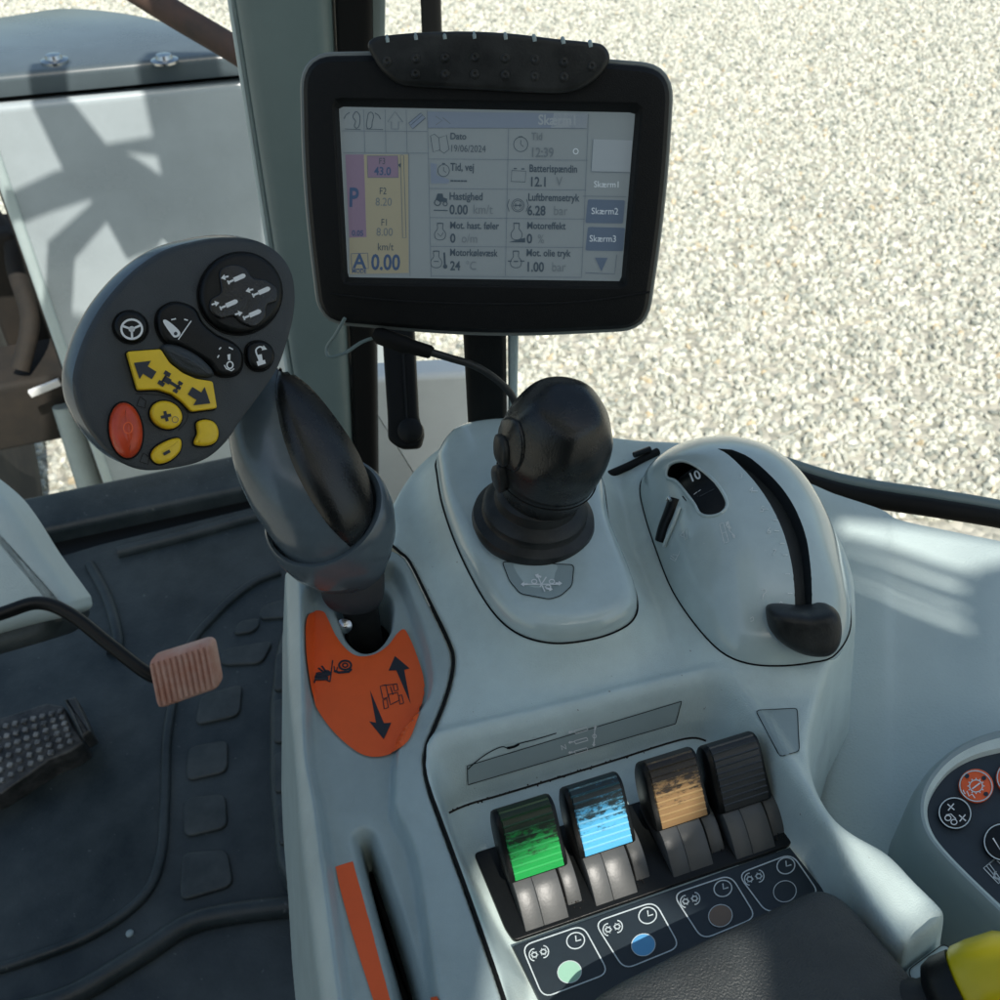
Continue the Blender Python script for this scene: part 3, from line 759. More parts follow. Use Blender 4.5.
# small tractor outline
for rc in (((240, 322), (252, 318), (258, 345), (246, 349)), ((268, 318), (276, 316), (279, 330), (271, 332)), ((246, 352), (254, 348), (258, 368), (249, 371)), ((280, 343), (287, 340), (291, 358), (283, 361)), ((258, 340), (278, 335), (282, 352), (262, 362))):
    fd.line(dense(A1(rc), 2), 0.9, M['ink'], True)
fd.line(A1([(246, 320), (274, 317)]), 0.9, M['ink']); fd.line(A1([(262, 322), (268, 340)]), 0.9, M['ink'])
fd.build('orange_decal', con)
f2 = Marks(surf_fn(bv_strip, 0.0006))
st_px = A1([(140, 712), (180, 700), (225, 865), (262, 1005), (226, 1005), (180, 860)])
a, b = st_px[0], st_px[1]
L_ = crv([st_px[0], st_px[5], st_px[4]], 14); R_ = crv([st_px[1], st_px[2], st_px[3]], 14)
V = []; F = []
for i, (l, r) in enumerate(zip(L_, R_)):
    V += [l, l.lerp(r, .5), r]
    if i: k0 = 3 * i; F += [(k0 - 3, k0 - 2, k0 + 1, k0), (k0 - 2, k0 - 1, k0 + 2, k0 + 1)]
f2.raw(V, F, M['orange']); f2.poly(A1([(352, 994), (366, 992), (372, 1004), (354, 1006)]), M['orange'])
f2.build('orange_stripe', con)

# --- stickers on tray wall and beside the tray
ct = cr(420, 640, 2.941)
wm = Marks(surf_fn(bv_body, 0.0005))
pgrid(wm, ct([(138, 368), (768, 178), (750, 244), (140, 424)]), M['sticker'], 24, 6); wm.lift = 2
wm.line(dense(ct([(138, 368), (768, 178), (750, 244), (140, 424)]), 16), 0.7, M['gap'], True)
wm.line(crv(ct([(140, 378), (165, 355), (200, 330), (240, 312), (262, 318), (285, 305), (300, 300), (340, 290), (400, 272)]), 5), 1.0, M['gap'])
wm.line(crv(ct([(255, 316), (275, 312), (290, 304)]), 4), 2.4, M['gap'])
wm.lift = 4
wm.text('N', *ct([(414, 322)])[0], 7.5, M['white'], -14)
for y0 in (262, 292, 322):
    wm.line(dense(ct([(452, y0 + 2), (488, y0 - 8), (492, y0), (456, y0 + 11)]), 2), 0.9, M['white'], True)
    wm.line(ct([(436, y0 + 8), (452, y0 + 4)]), 0.9, M['white'])
    q = ct([(440, y0 + 6)])[0]; wm.arrow(q.x, q.y, 4.5, 3.5, 166, M['white'])
wm.line(ct([(512, 258), (510, 300)]), 0.9, M['white'])
q = ct([(513, 254)])[0]; wm.arrow(q.x, q.y, 5, 4, -86, M['white']); q = ct([(509, 304)])[0]; wm.arrow(q.x, q.y, 5, 4, 94, M['white'])
q = ct([(511, 280)])[0]; wm.ring(q.x, q.y, 1.8, 1.8, 0.8, M['white'])
wm.build('wall_label', con)
w2 = Marks(surf_fn(bv_body, 0.0005))
q4 = [(756, 711), (797, 709), (799, 752), (781, 757)]
pgrid(w2, q4, M['sticker'], 8, 8); w2.lift = 2; w2.line(dense(rpoly(q4, 4), 2), 0.7, M['gap'], True)
w2.build('blank_label', con)

# ================================================================== LEVER TRAY: label plate, lever slots, levers
ZT = Z0 - TD
c5 = cr(500, 820, 2.777)
frp = Frame((0, 0, ZT), AX, BX)
plate = [frp.px(p.x, p.y) for p in c5([(34, 358), (802, 84), (905, 215), (1010, 420), (400, 620), (115, 520)])]
obj('label_strip', slab(frp, plate, -0.002, 0.003, 0.0008), M['plate'], con, sharp=30)
pm = Marks(lambda x, y, l=0: frp.at(x, y, 0.0034) + CZ * (l * 0.0001))
cells = [((60, 350), (230, 292), (302, 425), (120, 494)), ((262, 284), (430, 226), (500, 352), (345, 415)), ((480, 206), (640, 152), (712, 270), (562, 332)), ((660, 150), (810, 93), (888, 205), (742, 260))]
icon = [((108, 370), (210, 335), (193, 422), M['dotgreen']), ((313, 300), (410, 265), (398, 347), M['dotblue']), ((528, 222), (619, 190), (612, 266), M['dotbrown']), ((706, 160), (794, 127), (791, 198), None)]
for cl, (ga, ck, dt, dm) in zip(cells, icon):
    pm.line(rpoly(c5(cl), 11), 1.3, M['pale'], True)
    q = c5([ck])[0]; pm.ring(q.x, q.y, 9, 8, 1.2, M['pale'], -20); pm.line([(q.x, q.y - 5), (q.x + 0.5, q.y + 0.5), (q.x + 5.5, q.y - 1)], 1.3, M['pale'])
    q = c5([ga])[0]
    for s_ in (-1, 1):
        cx, cy = q.x + s_ * 4.5, q.y - s_ * 1.5
        pm.ring(cx, cy, 2.6, 2.3, 1.3, M['pale'])
        a0 = 90 if s_ < 0 else -90
        arc = [(cx + 5.2 * math.cos(R(a0 + t_)), cy + 6 * math.sin(R(a0 + t_))) for t_ in range(0, 190, 15)]
        pm.line(arc, 1.1, M['pale'])
        for t_ in range(0, 360, 60): pm.line([(cx + 2.4 * math.cos(R(t_)), cy + 2.4 * math.sin(R(t_))), (cx + 4 * math.cos(R(t_)), cy + 4 * math.sin(R(t_)))], 0.8, M['pale'])
    q = c5([dt])[0]
    if dm: pm.poly(ell(q.x, q.y, 12, 11, -20), dm); pm.lift = 1; pm.ring(q.x, q.y, 12, 11, 0.8, M['pale'], -20); pm.lift = 0
    else: pm.ring(q.x, q.y, 11.5, 10.5, 0.8, M['pale'], -20)
pm.build('label_print', con)
# black slot housing the levers rise from
def slotbox(q):
    pl = [frp.px(x, y) for x, y in q]
    return slab(frp, rpoly(pl, 0.002), -0.004, 0.002, 0.0006)
obj('lever_slot', slotbox([(474, 855), (505, 845), (650, 800), (775, 765), (792, 842), (788, 848), (700, 878), (514, 943), (505, 930)]), M['black'], con)
gl_ = [hit(bv_body, x, y)[0] + CZ * 0.0001 for x, y in crv([(449, 813), (470, 804), (508, 793), (600, 765), (666, 744), (692, 738), (706, 741)], 5)]
obj('grime_line', tube(gl_, 0.0005, 6), M['soil'], con)
# dusty crumbs along the back of the tray and in the slots
crumbs = []
for i in range(150):
    t_ = random.random()
    if i < 95: x, y = 452 + 205 * t_, 810 - 63 * t_ + random.gauss(0, 0.9)
    else:
        cx, cy = random.choice(((567, 905), (640, 880), (716, 848), (775, 838))); x, y = cx + random.gauss(0, 6), cy + random.gauss(0, 4)
    p, n = hit(bv_body, x, y); r = random.uniform(0.0002, 0.0006)
    p = p + n * (0.0026 if i >= 95 else 0.0003)
    crumbs.append(([p + Vector(v) * r for v in ((1, 0, 0), (-1, 0.3, 0), (0, 1, 0.2), (0, -1, 0), (0, 0, 1), (0, 0, -1))], [(0, 2, 4), (2, 1, 4), (1, 3, 4), (3, 0, 4), (2, 0, 5), (1, 2, 5), (3, 1, 5), (0, 3, 5)]))
o = obj('dirt', join(*crumbs), M['soil'], None); tagged(o, 'dark crumbs of dirt along the back of the lever tray', 'dirt', None, 'stuff')

def ext(prof, x0, x1, e=0.0012):
    """extrude a side profile (y,z) along local x with rounded ends"""
    cy = sum(p[0] for p in prof) / len(prof); cz = sum(p[1] for p in prof) / len(prof)
    rg = []
    for x, d in ((x0, e), (x0 + e * .3, e * .3), (x0 + e, 0), (x1 - e, 0), (x1 - e * .3, e * .3), (x1, e)):
        rg.append([Vector((x, p.x, p.y)) for p in inset([Vector(q) for q in prof], d)])
    return loft(rg)
LZ = 0.0
cap_pts = [(-0.0030, 0.013), (0.0060, 0.0236), (0.0125, 0.0312), (0.0165, 0.0350), (0.0205, 0.0362), (0.0245, 0.0348), (0.0275, 0.0300), (0.0265, 0.0200), (0.0180, 0.0090), (0.0060, 0.0060)]
cap_pts = [(-0.003 + (a + 0.003) * 0.86, 0.013 + (b - 0.013) * 0.84) for a, b in cap_pts]
cap_prof = ccw(crv(cap_pts, 4, True))
shank_prof = ccw(crv([(0.006, 0.0128), (-0.004, 0.0122), (-0.0100, 0.0095), (-0.0160, 0.0050), (-0.0215, -0.0005), (-0.0225, -0.004), (0.006, -0.004), (0.016, 0.004)], 4, True))
side_prof = ccw(crv([(0.004, 0.0110), (-0.004, 0.0100), (-0.0100, 0.0065), (-0.0150, 0.0015), (-0.0165, -0.003), (0.010, -0.004), (0.018, 0.006)], 4, True))
def make_lever(pos, label, cm):
    t = thing('control_lever', pos, label, 'lever', 'spool valve levers in the tray', YAW)
    obj('cap', ext(cap_prof, -0.0135, 0.0130, 0.0016), M['black'], t)
    # ribbed coloured face laid over the cap front and rounded top
    L_ = []; d0 = [Vector((-0.003 + (a + 0.003) * 0.86, 0.013 + (b - 0.013) * 0.84)) for a, b in ((-0.0026, 0.0137), (0.0060, 0.0238), (0.0125, 0.0314), (0.0165, 0.0352), (0.0205, 0.0364), (0.0240, 0.0350))]
    path = resample(crv(d0, 10), 11 * 6 + 1, closed=False)
    V = []; F = []
    for i, p in enumerate(path):
        a_, b_ = path[max(i - 1, 0)], path[min(i + 1, len(path) - 1)]
        tn = (b_ - a_).normalized(); nn = Vector((-tn.y, tn.x))
        h = 0.0006 + (0.0005 if i % 6 == 0 and 0 < i < 66 else 0)
        q = p + nn * h
        for x in (-0.0112, -0.0108, 0.0108, 0.0112):
            hh = 0 if abs(x) < 0.011 else -0.0012
            V.append(Vector((x, q.x + nn.x * hh, q.y + nn.y * hh)))
        if i:
            k0 = 4 * i
            for j in range(3): F.append((k0 - 4 + j, k0 - 3 + j, k0 + 1 + j, k0 + j))
    obj('ribbed_face', (V, F), cm, t, sharp=25, mids=[1 if ((f // 3) % 6 in (5, 0) and 2 < f // 3 < 63) else 0 for f in range(len(F))])
    obj('shank', join(ext(shank_prof, -0.0120, -0.0040, 0.0003), ext(shank_prof, -0.0039, 0.0070, 0.0003)), M['shank'], t)
    obj('guide', ext(side_prof, 0.0085, 0.0150, 0.0006), M['shank'], t)
    return t
def lever_at(px, py): return G(px, py, ZT + 0.013) - Vector((0, 0, 0.013)) + BX * 0.003
lv = make_lever(lever_at(540, 874), 'control lever with scuffed green ribbed cap, leftmost in the tray', [M['capgreen'], M['ridgegreen']])
for (x, y), lab, cm in (((609, 850), 'control lever with worn light blue ribbed cap', [M['capblue'], M['ridgeblue']]), ((685, 823), 'control lever with golden brown ribbed cap', [M['capbrown'], M['ridgebrown']]), ((747, 806), 'control lever with plain black ribbed cap at the right of the tray', [M['capblack'], M['ridgeblack']])):
    c = lv.copy(); COL.objects.link(c); c.location = lever_at(x, y); c['label'] = lab
    for ch in list(lv.children):
        k_ = ch.copy()
        if ch.name.startswith('ribbed_face'): k_.data = ch.data.copy(); k_.data.materials[0] = cm[0]; k_.data.materials[1] = cm[1]
        COL.objects.link(k_); k_.parent = c

# ================================================================== ARMREST
fra = Frame((0, 0, ZT + 0.004), AX, BX)
ar = thing('armrest', G(740, 990, ZT), 'dark grey grained leather armrest pad in front of the levers', 'armrest')
apx = [(560, 1075), (585, 1012), (604, 994), (644, 973), (702, 944), (759, 918), (798, 900), (817, 894), (834, 898), (850, 910), (880, 944), (935, 1010), (985, 1080), (760, 1200)]
zt = 0.026
apoly = [Vector((G(x, y, ZT + 0.024) - fra.o).dot(v) for v in (AX, BX)) for x, y in crv(apx, 6, True)]
obj('pad', mound(fra, apoly, [(1.0, 0), (1.0, 0.012), (0.995, 0.017), (0.982, 0.0215), (0.960, 0.0245), (0.93, 0.0262), (0.88, 0.0275), (0.75, 0.029), (0.55, 0.030), (0.3, 0.0305), (0.05, 0.0306)]), M['leather'], ar, sharp=70)

# ================================================================== BALL JOYSTICK
B = G(533, 521, ZP + 0.0145)
ax_ = Vector((0.0095, -0.003, 0.054)).normalized()
js = thing('joystick', B, 'black ball topped joystick on a stepped rubber boot', 'joystick')
bprof = [(0.0300, -0.003), (0.0315, 0.001), (0.0308, 0.0045), (0.0280, 0.0062), (0.0268, 0.0068), (0.0262, 0.0085), (0.0266, 0.0110), (0.0250, 0.0132), (0.0222, 0.0142), (0.0212, 0.0150), (0.0208, 0.0180), (0.0210, 0.0205), (0.0195, 0.0225), (0.0180, 0.0235), (0.0175, 0.030)]
obj('boot', lathe(B, Vector((0, 0, 1)).lerp(ax_, 0.5), bprof, 64), M['rubber'], js)
kp = []
for i in range(41):
    t_ = i / 40
    kp.append(t_)
prof = crv([(0.0195, 0.020), (0.0215, 0.0225), (0.0232, 0.0275), (0.0250, 0.0345), (0.0272, 0.045), (0.0282, 0.055), (0.0272, 0.066), (0.0240, 0.0755), (0.0185, 0.0825), (0.0110, 0.0862), (0.0045, 0.0874), (0.0, 0.0876)], 6)
prof = [Vector((p.x * 0.95, 0.020 + (p.y - 0.020) * 0.965)) for p in prof]
V, F = lathe(B, ax_, [(p.x, p.y) for p in prof], 72)
ctr = B + ax_ * 0.0555
dents = [(Vector((-0.35, -0.75, 0.45)), 0.45, 0.0035), (Vector((0.55, -0.75, 0.25)), 0.42, 0.0032), (Vector((0.15, -0.35, 0.92)), 0.40, 0.0030), (Vector((0.85, 0.1, 0.5)), 0.45, 0.0028), (Vector((-0.6, 0.1, 0.8)), 0.4, 0.003), (Vector((0.2, -0.95, -0.25)), 0.4, 0.0022)]
V2 = []
for v in V:
    d = (v - ctr); n = d.normalized(); h = 0
    for dv, s_, a_ in dents:
        ang = n.angle(dv.normalized()); h += a_ * math.exp(-(ang / s_) ** 4)
    bl = min(1, max(0, ((v - B).dot(ax_) - 0.032) / 0.012))
    V2.append(v - n * (h * bl * 0.55))
knobgeo = (V2, F)
obj('knob', knobgeo, M['knobrub'], js, sharp=60)
bvk = bvh_of(knobgeo)
obj('seam_ring', tube([B + ax_ * 0.0345 + (Vector((math.cos(a), math.sin(a), 0)) - ax_ * Vector((math.cos(a), math.sin(a), 0)).dot(ax_)) * 0.0250 for a in [2 * math.pi * i / 64 for i in range(65)]], 0.0004, 6), M['gap'], js)
# thumb buttons on the left flank
ck = cr(470, 370, 4.762)
for nm, pts, hgt, mt in (('button_panel', [(150, 250), (190, 225), (235, 250), (258, 330), (255, 420), (225, 480), (195, 470), (160, 440), (140, 370), (138, 300)], 0.0014, 'knobrub'),
                     ('thumb_button', [(150, 310), (180, 320), (196, 380), (190, 450), (165, 440), (145, 390)], 0.0038, 'rubber'), ('thumb_button', [(140, 450), (165, 450), (178, 510), (178, 570), (155, 560), (136, 500)], 0.0040, 'rubber')):
    c_ = crv(ck(pts), 5, True); cc = sum(c_, Vector((0, 0))) / len(c_); rg = []
    for f, hh in ((1.0, -0.001), (1.0, hgt * .5), (0.95, hgt * .85), (0.85, hgt), (0.5, hgt * 1.1), (0.1, hgt * 1.12)):
        row = []
        for p in c_:
            q_ = cc + (p - cc) * f; a_, n_ = hit(bvk, q_.x, q_.y); row.append(a_ + n_ * hh)
        rg.append(row)
    obj(nm, loft(rg), M[mt], js, sharp=50)

# ================================================================== HITCH CONTROL DOME
dm = thing('hitch_control_dome', G(735, 600, ZD), 'glossy grey egg shaped control dome with slider slot and thumbwheel', 'control dome')
dd = ccw(resample(dome, 120)); cd_ = Vector((0.128, 0.385)); rings = []
def dome_h(y): return 0.036 + 0.010 * float(sst(np.array((y - 0.31) / 0.10)))
NR = 36
for k in range(NR + 1):
    th = (k / NR) * math.pi / 2
    rho = math.cos(th) ** 0.8
    rings.append([Vector(((cd_ + (p - cd_) * max(rho, 0.004)).x, (cd_ + (p - cd_) * max(rho, 0.004)).y, 0)) for p in dd])
    for v in rings[-1]:
        v.z = ZD - 0.001 + dome_h(v.y) * max(1 - max(rho, .004) ** 2.5, 0) ** 0.62
dgeo = loft([[v + Vector((0, 0, -0.012)) for v in rings[0]]] + rings)
bvd = bvh_of(dgeo)
dome_o = obj('shell', dgeo, M['console_gloss'], dm, sharp=50)
obj('seam', tube([Vector((p.x, p.y, ZD + 0.0002)) for p in dd + dd[:1]], 0.00045, 8), M['gap'], dm)
# slot and thumbwheel window are cut into the shell
c6 = cr(630, 440, 4.168)
slot_l = crv(c6([(365, 36), (415, 66), (492, 142), (552, 218), (603, 303), (645, 402), (674, 520), (685, 620), (688, 712)]), 6)
slot_r = crv(c6([(425, 40), (500, 74), (588, 150), (652, 225), (700, 310), (735, 410), (752, 520), (758, 620), (758, 712)]), 6)
def cutter(geo_rows, mt):
    me = bpy.data.meshes.new('cut'); me.from_pydata([tuple(v - ORG[dm.name]) for v in geo_rows[0]], [], geo_rows[1]); me.materials.append(mt)
    o = bpy.data.objects.new('cut', me); COL.objects.link(o); o.location = ORG[dm.name]; return o
rows_t, rows_b = [], []
rg = []
for l, r in zip(slot_l, slot_r):
    (a_, na), (b_, nb) = hit(bvd, l.x, l.y), hit(bvd, r.x, r.y); n_ = (na + nb).normalized()
    rg.append([a_ + n_ * 0.006, b_ + n_ * 0.006, b_ - n_ * 0.008, a_ - n_ * 0.008])
V, F = loft(rg)
win = crv(c6([(150, 135), (165, 104), (205, 88), (250, 95), (310, 133), (365, 188), (398, 240), (404, 275), (380, 305), (335, 318), (292, 308), (268, 268), (232, 220), (190, 172), (156, 158)]), 4, True)
rg2 = []
wn = hit(bvd, *(sum(win, Vector((0, 0))) / len(win)))[1]
for hh in (0.012, -0.016): rg2.append([hit(bvd, p.x, p.y)[0] + wn * hh for p in win])
cuts = [cutter((V, F), M['slotwall']), cutter(loft(rg2), M['black'])]
import bmesh
for c in cuts:
    bm = bmesh.new(); bm.from_mesh(c.data); bmesh.ops.recalc_face_normals(bm, faces=bm.faces); bm.to_mesh(c.data); bm.free()
bm = bmesh.new(); bm.from_mesh(dome_o.data); bmesh.ops.recalc_face_normals(bm, faces=bm.faces); bm.to_mesh(dome_o.data); bm.free()
for c in cuts:
    mod = dome_o.modifiers.new('b', 'BOOLEAN'); mod.operation = 'DIFFERENCE'; mod.object = c; mod.solver = 'EXACT'
    try: mod.material_mode = 'TRANSFER'
    except Exception: pass
dg = bpy.context.evaluated_depsgraph_get(); dg.update()
me = bpy.data.meshes.new_from_object(dome_o.evaluated_get(dg)); dome_o.modifiers.clear(); dome_o.data = me
me.polygons.foreach_set('use_smooth', [True] * len(me.polygons)); me.set_sharp_from_angle(angle=R(40))
for c in cuts: bpy.data.objects.remove(c)
# soft raised lip round the window
obj('window_lip', tube([hit(bvd, p.x, p.y)[0] for p in win] + [hit(bvd, win[0].x, win[0].y)[0]], 0.0009, 8), M['console_gloss'], dm)
# thumbwheel drum
wc_px = c6([(282, 205)])[0]; wp, wnn = hit(bvd, wc_px.x, wc_px.y)
dirw = (hit(bvd, *c6([(350, 300)])[0])[0] - hit(bvd, *c6([(190, 100)])[0])[0]).normalized()
axw = dirw.cross(wnn).normalized()
rw = 0.034
wheel = lathe(wp - wnn * (rw + 0.0006) - axw * 0.0095, axw, [(rw - 0.001, 0), (rw, 0.001), (rw, 0.018), (rw - 0.001, 0.019)], 64)
wo = obj('thumbwheel', wheel, M['black'], dm)
bvw = bvh_of(wheel)
wmk = Marks(surf_fn(bvw, 0.0004))
q = c6([(238, 172)])[0]; wmk.text('10', q.x + 3.5, q.y + 1.5, 12.5, M['white'], -22, bold=True)
for (x0, y0, x1, y1) in ((205, 160, 262, 120), (292, 236, 352, 205), (160, 118, 175, 108), (180, 108, 192, 100)):
    wmk.line(c6([(x0, y0), (x1, y1)]), 0.9, M['darkgrey'] if x0 > 190 else M['white'])
wmk.build('wheel_number', wo)
# small rocker beside the wheel
def along(pts, r, hh, mt, nm, n=10):
    pt = [];
    for p in pts:
        a_, n_ = hit(bvd, p.x, p.y); pt.append(a_ + n_ * hh)
    return obj(nm, tube(pt, r, n), mt, dm)
along(crv(c6([(185, 245), (165, 305), (142, 365), (128, 420)]), 4), 0.0040, -0.0008, M['black'], 'rocker')
along(crv(c6([(212, 285), (190, 345), (165, 405), (150, 445)]), 4), 0.0011, 0.0012, M['console_gloss'], 'rocker_ridge')
o = along(c6([(178, 262), (186, 250), (192, 262)]), 0.0009, 0.004, M['steel'], 'clip')
# printed marks of the dome
dmk = Marks(surf_fn(bvd, 0.0004))
for t_, x, y, s_ in (('3', 455, 160, 7), ('4', 495, 220, 8), ('5', 540, 300, 9), ('6', 568, 390, 9), ('7', 590, 480, 9), ('0', 618, 695, 8)):
    q = c6([(x, y)])[0]; dmk.text(t_, q.x, q.y, s_, M['faint'], 8)
for x, y in ((515, 215), (560, 290), (600, 335), (605, 380), (628, 432), (640, 480), (650, 560), (660, 640), (655, 695)):
    a_ = c6([(x - 4, y), (x + 16, y)]); dmk.line(a_, 0.9, M['faint'])
dmk.line(dense(c6([(374, 352), (390, 346), (412, 425), (394, 432)]), 3), 0.8, M['faint'], True)
dmk.line(c6([(400, 385), (386, 390)]), 0.8, M['faint'])
dmk.line(c6([(398, 348), (410, 340), (415, 380), (436, 400)]), 0.9, M['faint'])
for x, y, a0 in ((406, 350, -60), (414, 366, 20), (432, 402, 60)): q = c6([(x, y)])[0]; dmk.arrow(q.x, q.y, 5, 4, a0, M['faint'])
dmk.line(c6([(208, 402), (238, 368), (240, 412), (214, 400)]), 0.9, M['faint']); dmk.line(c6([(224, 384), (232, 418)]), 0.8, M['faint'])
dmk.line(c6([(170, 492), (190, 505), (205, 478), (210, 462)]), 0.9, M['faint']); dmk.line(c6([(172, 482), (196, 500), (200, 480), (180, 478)]), 0.8, M['faint'])
dmk.line(crv(c6([(550, 625), (562, 622), (566, 634), (556, 645), (552, 665)]), 4), 1.0, M['faint'])
dmk.line(crv(c6([(500, 745), (512, 738), (514, 752), (502, 756)]), 4), 0.8, M['faint'])
dmk.build('scale_print', dm)
# slider knob
sk_px = c6([(580, 742), (590, 714), (640, 709), (700, 714), (745, 720), (800, 713), (845, 706), (876, 728), (886, 785), (876, 850), (840, 895), (780, 905), (700, 888), (632, 848), (592, 800)])
p0 = hit(bvd, *c6([(700, 790)])[0])[0]
frk = Frame(p0 - FW * 0.002, RT + UP * 0.03, UP * 0.95 - FW * 0.25)
sk = thing('slider_knob', p0, 'black rubbery slider knob at the lower end of the dome slot', 'knob')
kpoly = [frk.px(p.x, p.y, 0.004) for p in crv(sk_px, 5, True)]
obj('grip', mound(frk, kpoly, [(0.80, -0.010), (0.94, -0.006), (1.0, -0.001), (0.99, 0.003), (0.94, 0.006), (0.84, 0.0085), (0.68, 0.0098), (0.45, 0.0102), (0.2, 0.0103), (0.03, 0.0103)]), M['rubber'], sk, sharp=80)
obj('stem', tube([p0 - frk.n * 0.012, p0 + frk.n * 0.002], 0.003, 12), M['black'], sk)

# ================================================================== STORAGE LEDGE BEHIND THE JOYSTICK
lg = thing('ledge_strip', G(625, 470, Z0), 'thin black rubber strip along the ledge behind the ball joystick', 'strip')
obj('strip', tube([Vector((*G(x, y, Z0 + 0.004).to_2d(), Z0 + 0.002)) for x, y in ((596, 478), (630, 463), (658, 449))], 0.0024, 10), M['gap'], lg)
obj('clip', tube([Vector((*G(x, y, Z0 + 0.006).to_2d(), Z0 + 0.006)) for x, y in ((634, 455), (650, 449))], 0.0018, 8), M['black'], lg)

# ================================================================== RIGHT SIDE PANEL OF THE CAB
rows = [[(700, 470, .66), (790, 478, .645), (835, 494, .64), (880, 509, .635), (900, 520, .63), (950, 531, .63), (1000, 541, .63), (1080, 556, .63), (1200, 580, .63)],
        [(700, 500, .66), (790, 500, .64), (835, 515, .63), (880, 530, .625), (900, 540, .62), (950, 552, .62), (1000, 560, .615), (1080, 580, .61), (1200, 600, .61)],
        [(700, 600, .61), (790, 600, .61), (835, 600, .605), (880, 600, .60), (900, 605, .60), (950, 612, .595), (1000, 620, .585), (1080, 640, .58), (1200, 650, .58)],
        [(700, 700, .57), (790, 700, .57), (835, 700, .565), (880, 700, .56), (900, 700, .56), (950, 700, .555), (1000, 700, .55), (1080, 700, .55), (1200, 700, .55)],
        [(700, 800, .53), (790, 800, .53), (835, 800, .52), (880, 800, .515), (900, 800, .515), (950, 800, .51), (1000, 800, .51), (1080, 800, .51), (1200, 800, .51)],
        [(700, 900, .50), (790, 900, .495), (835, 900, .485), (880, 900, .478), (900, 900, .475), (950, 900, .47), (1000, 900, .47), (1080, 900, .47), (1200, 900, .47)],
        [(700, 1080, .45), (790, 1080, .45), (835, 1080, .44), (880, 1080, .435), (900, 1080, .43), (950, 1080, .43), (1000, 1080, .43), (1080, 1080, .43), (1200, 1080, .43)]]
def patch(rows, k=6):
    R1 = [crv([P(*q) for q in r], k) for r in rows]; R2 = []
    for c in zip(*R1): R2.append(crv(c, k))
    n = len(R2[0]); V = [p for c in R2 for p in c]; F = []
    for i in range(len(R2) - 1):
        for j in range(n - 1): F.append((i * n + j, i * n + j + 1, (i + 1) * n + j + 1, (i + 1) * n + j))
    return V, F
sp_t = thing('side_panel', G(900, 650, 0.0), 'smooth pale grey moulded side panel of the cab right of the console', 'cab panel')
pgeo = patch(rows); 
obj('moulding', pgeo, M['cabpanel'], sp_t, sharp=None)
# window rubber and glass rail along its upper edge
sealp = crv([P(770, 470, .665), P(832, 490, .66), P(880, 500, .655), P(940, 509, .65), P(1010, 521, .65), P(1120, 545, .65)], 8)
ws = thing('window_seal', P(900, 510, .65) * 1.0, 'black rubber seal along the lower edge of the right window', 'seal')
obj('rubber', tube(sealp, 0.0062, 12), M['gap'], ws)
obj('rail', tube([p + Vector((0, 0.010, 0.002)) for p in sealp], 0.005, 12), M['pillar'], ws)

# ================================================================== SWITCH POD
ZPO = 0.640
sw = thing('switch_pod', G(970, 820, ZPO - 0.045), 'rounded grey switch panel with orange and black round buttons', 'switch panel')
o_px = [(1120, 712), (1040, 706), (1000, 710), (968, 720), (935, 741), (910, 770), (901, 800), (905, 830), (920, 855), (960, 897), (1000, 938), (1060, 1000), (1140, 1060), (1220, 900)]
i_px = [(1110, 742), (1040, 742), (1000, 748), (972, 756), (950, 770), (934, 792), (930, 812), (936, 832), (952, 852), (980, 880), (1010, 908), (1060, 955), (1130, 1010), (1190, 900)]
fo = Frame((0, 0, ZPO), (1, 0, 0), (0, 1, 0))
oo = ccw(resample(crv([fo.px(x, y) for x, y in o_px], 8, True), 140)); ii = ccw(resample(crv([fo.px(x, y) for x, y in i_px], 8, True), 140))
oo = [a.lerp(b, .42) for a, b in zip(oo, ii)]
rg = [[fo.pt(p.x, p.y, -0.05) for p in inset(oo, 0.001)], [fo.pt(p.x, p.y, -0.014) for p in oo], [fo.pt(p.x, p.y, -0.006) for p in inset(oo, 0.0006)], [fo.pt(p.x, p.y, -0.0015) for p in inset(oo, 0.0016)], [fo.pt(p.x, p.y, 0.0003) for p in inset(oo, 0.0032)]]
rg += [[fo.pt(*(a.lerp(b, .35)), -0.0002) for a, b in zip(inset(oo, 0.0032), ii)], [fo.pt(*(a.lerp(b, .85)), -0.0020) for a, b in zip(inset(oo, 0.0032), ii)], [fo.pt(p.x, p.y, -0.005) for p in ii]]
obj('frame', loft(rg[:6], cap1=False), M['podframe'], sw)
obj('lip', loft(rg[5:], cap0=False, cap1=False), M['console'], sw)
obj('plate', ([fo.pt(p.x, p.y, -0.0048) for p in inset(ii, -0.001)], [tuple(range(len(ii)))]), M['plate'], sw, smooth=False)
cs = cr(880, 700, 3.333)
def pod_button(cx, cy, rx, ry, mt, marks, lab):
    q = [fo.px(p.x, p.y, -0.004) for p in ell(cx, cy, rx, ry, 25, 36)]
    b = obj('button', slab(fo, q, -0.006, -0.0025, 0.0010), mt, sw); b['label'] = lab
    m_ = Marks(lambda x, y, l=0: fo.at(x, y, -0.0021 + l * .0001))
    m_.ring(cx, cy, rx * 0.94, ry * 0.94, 1.2, M['pale'], 25); marks(m_, cx, cy); m_.build('symbol', b)
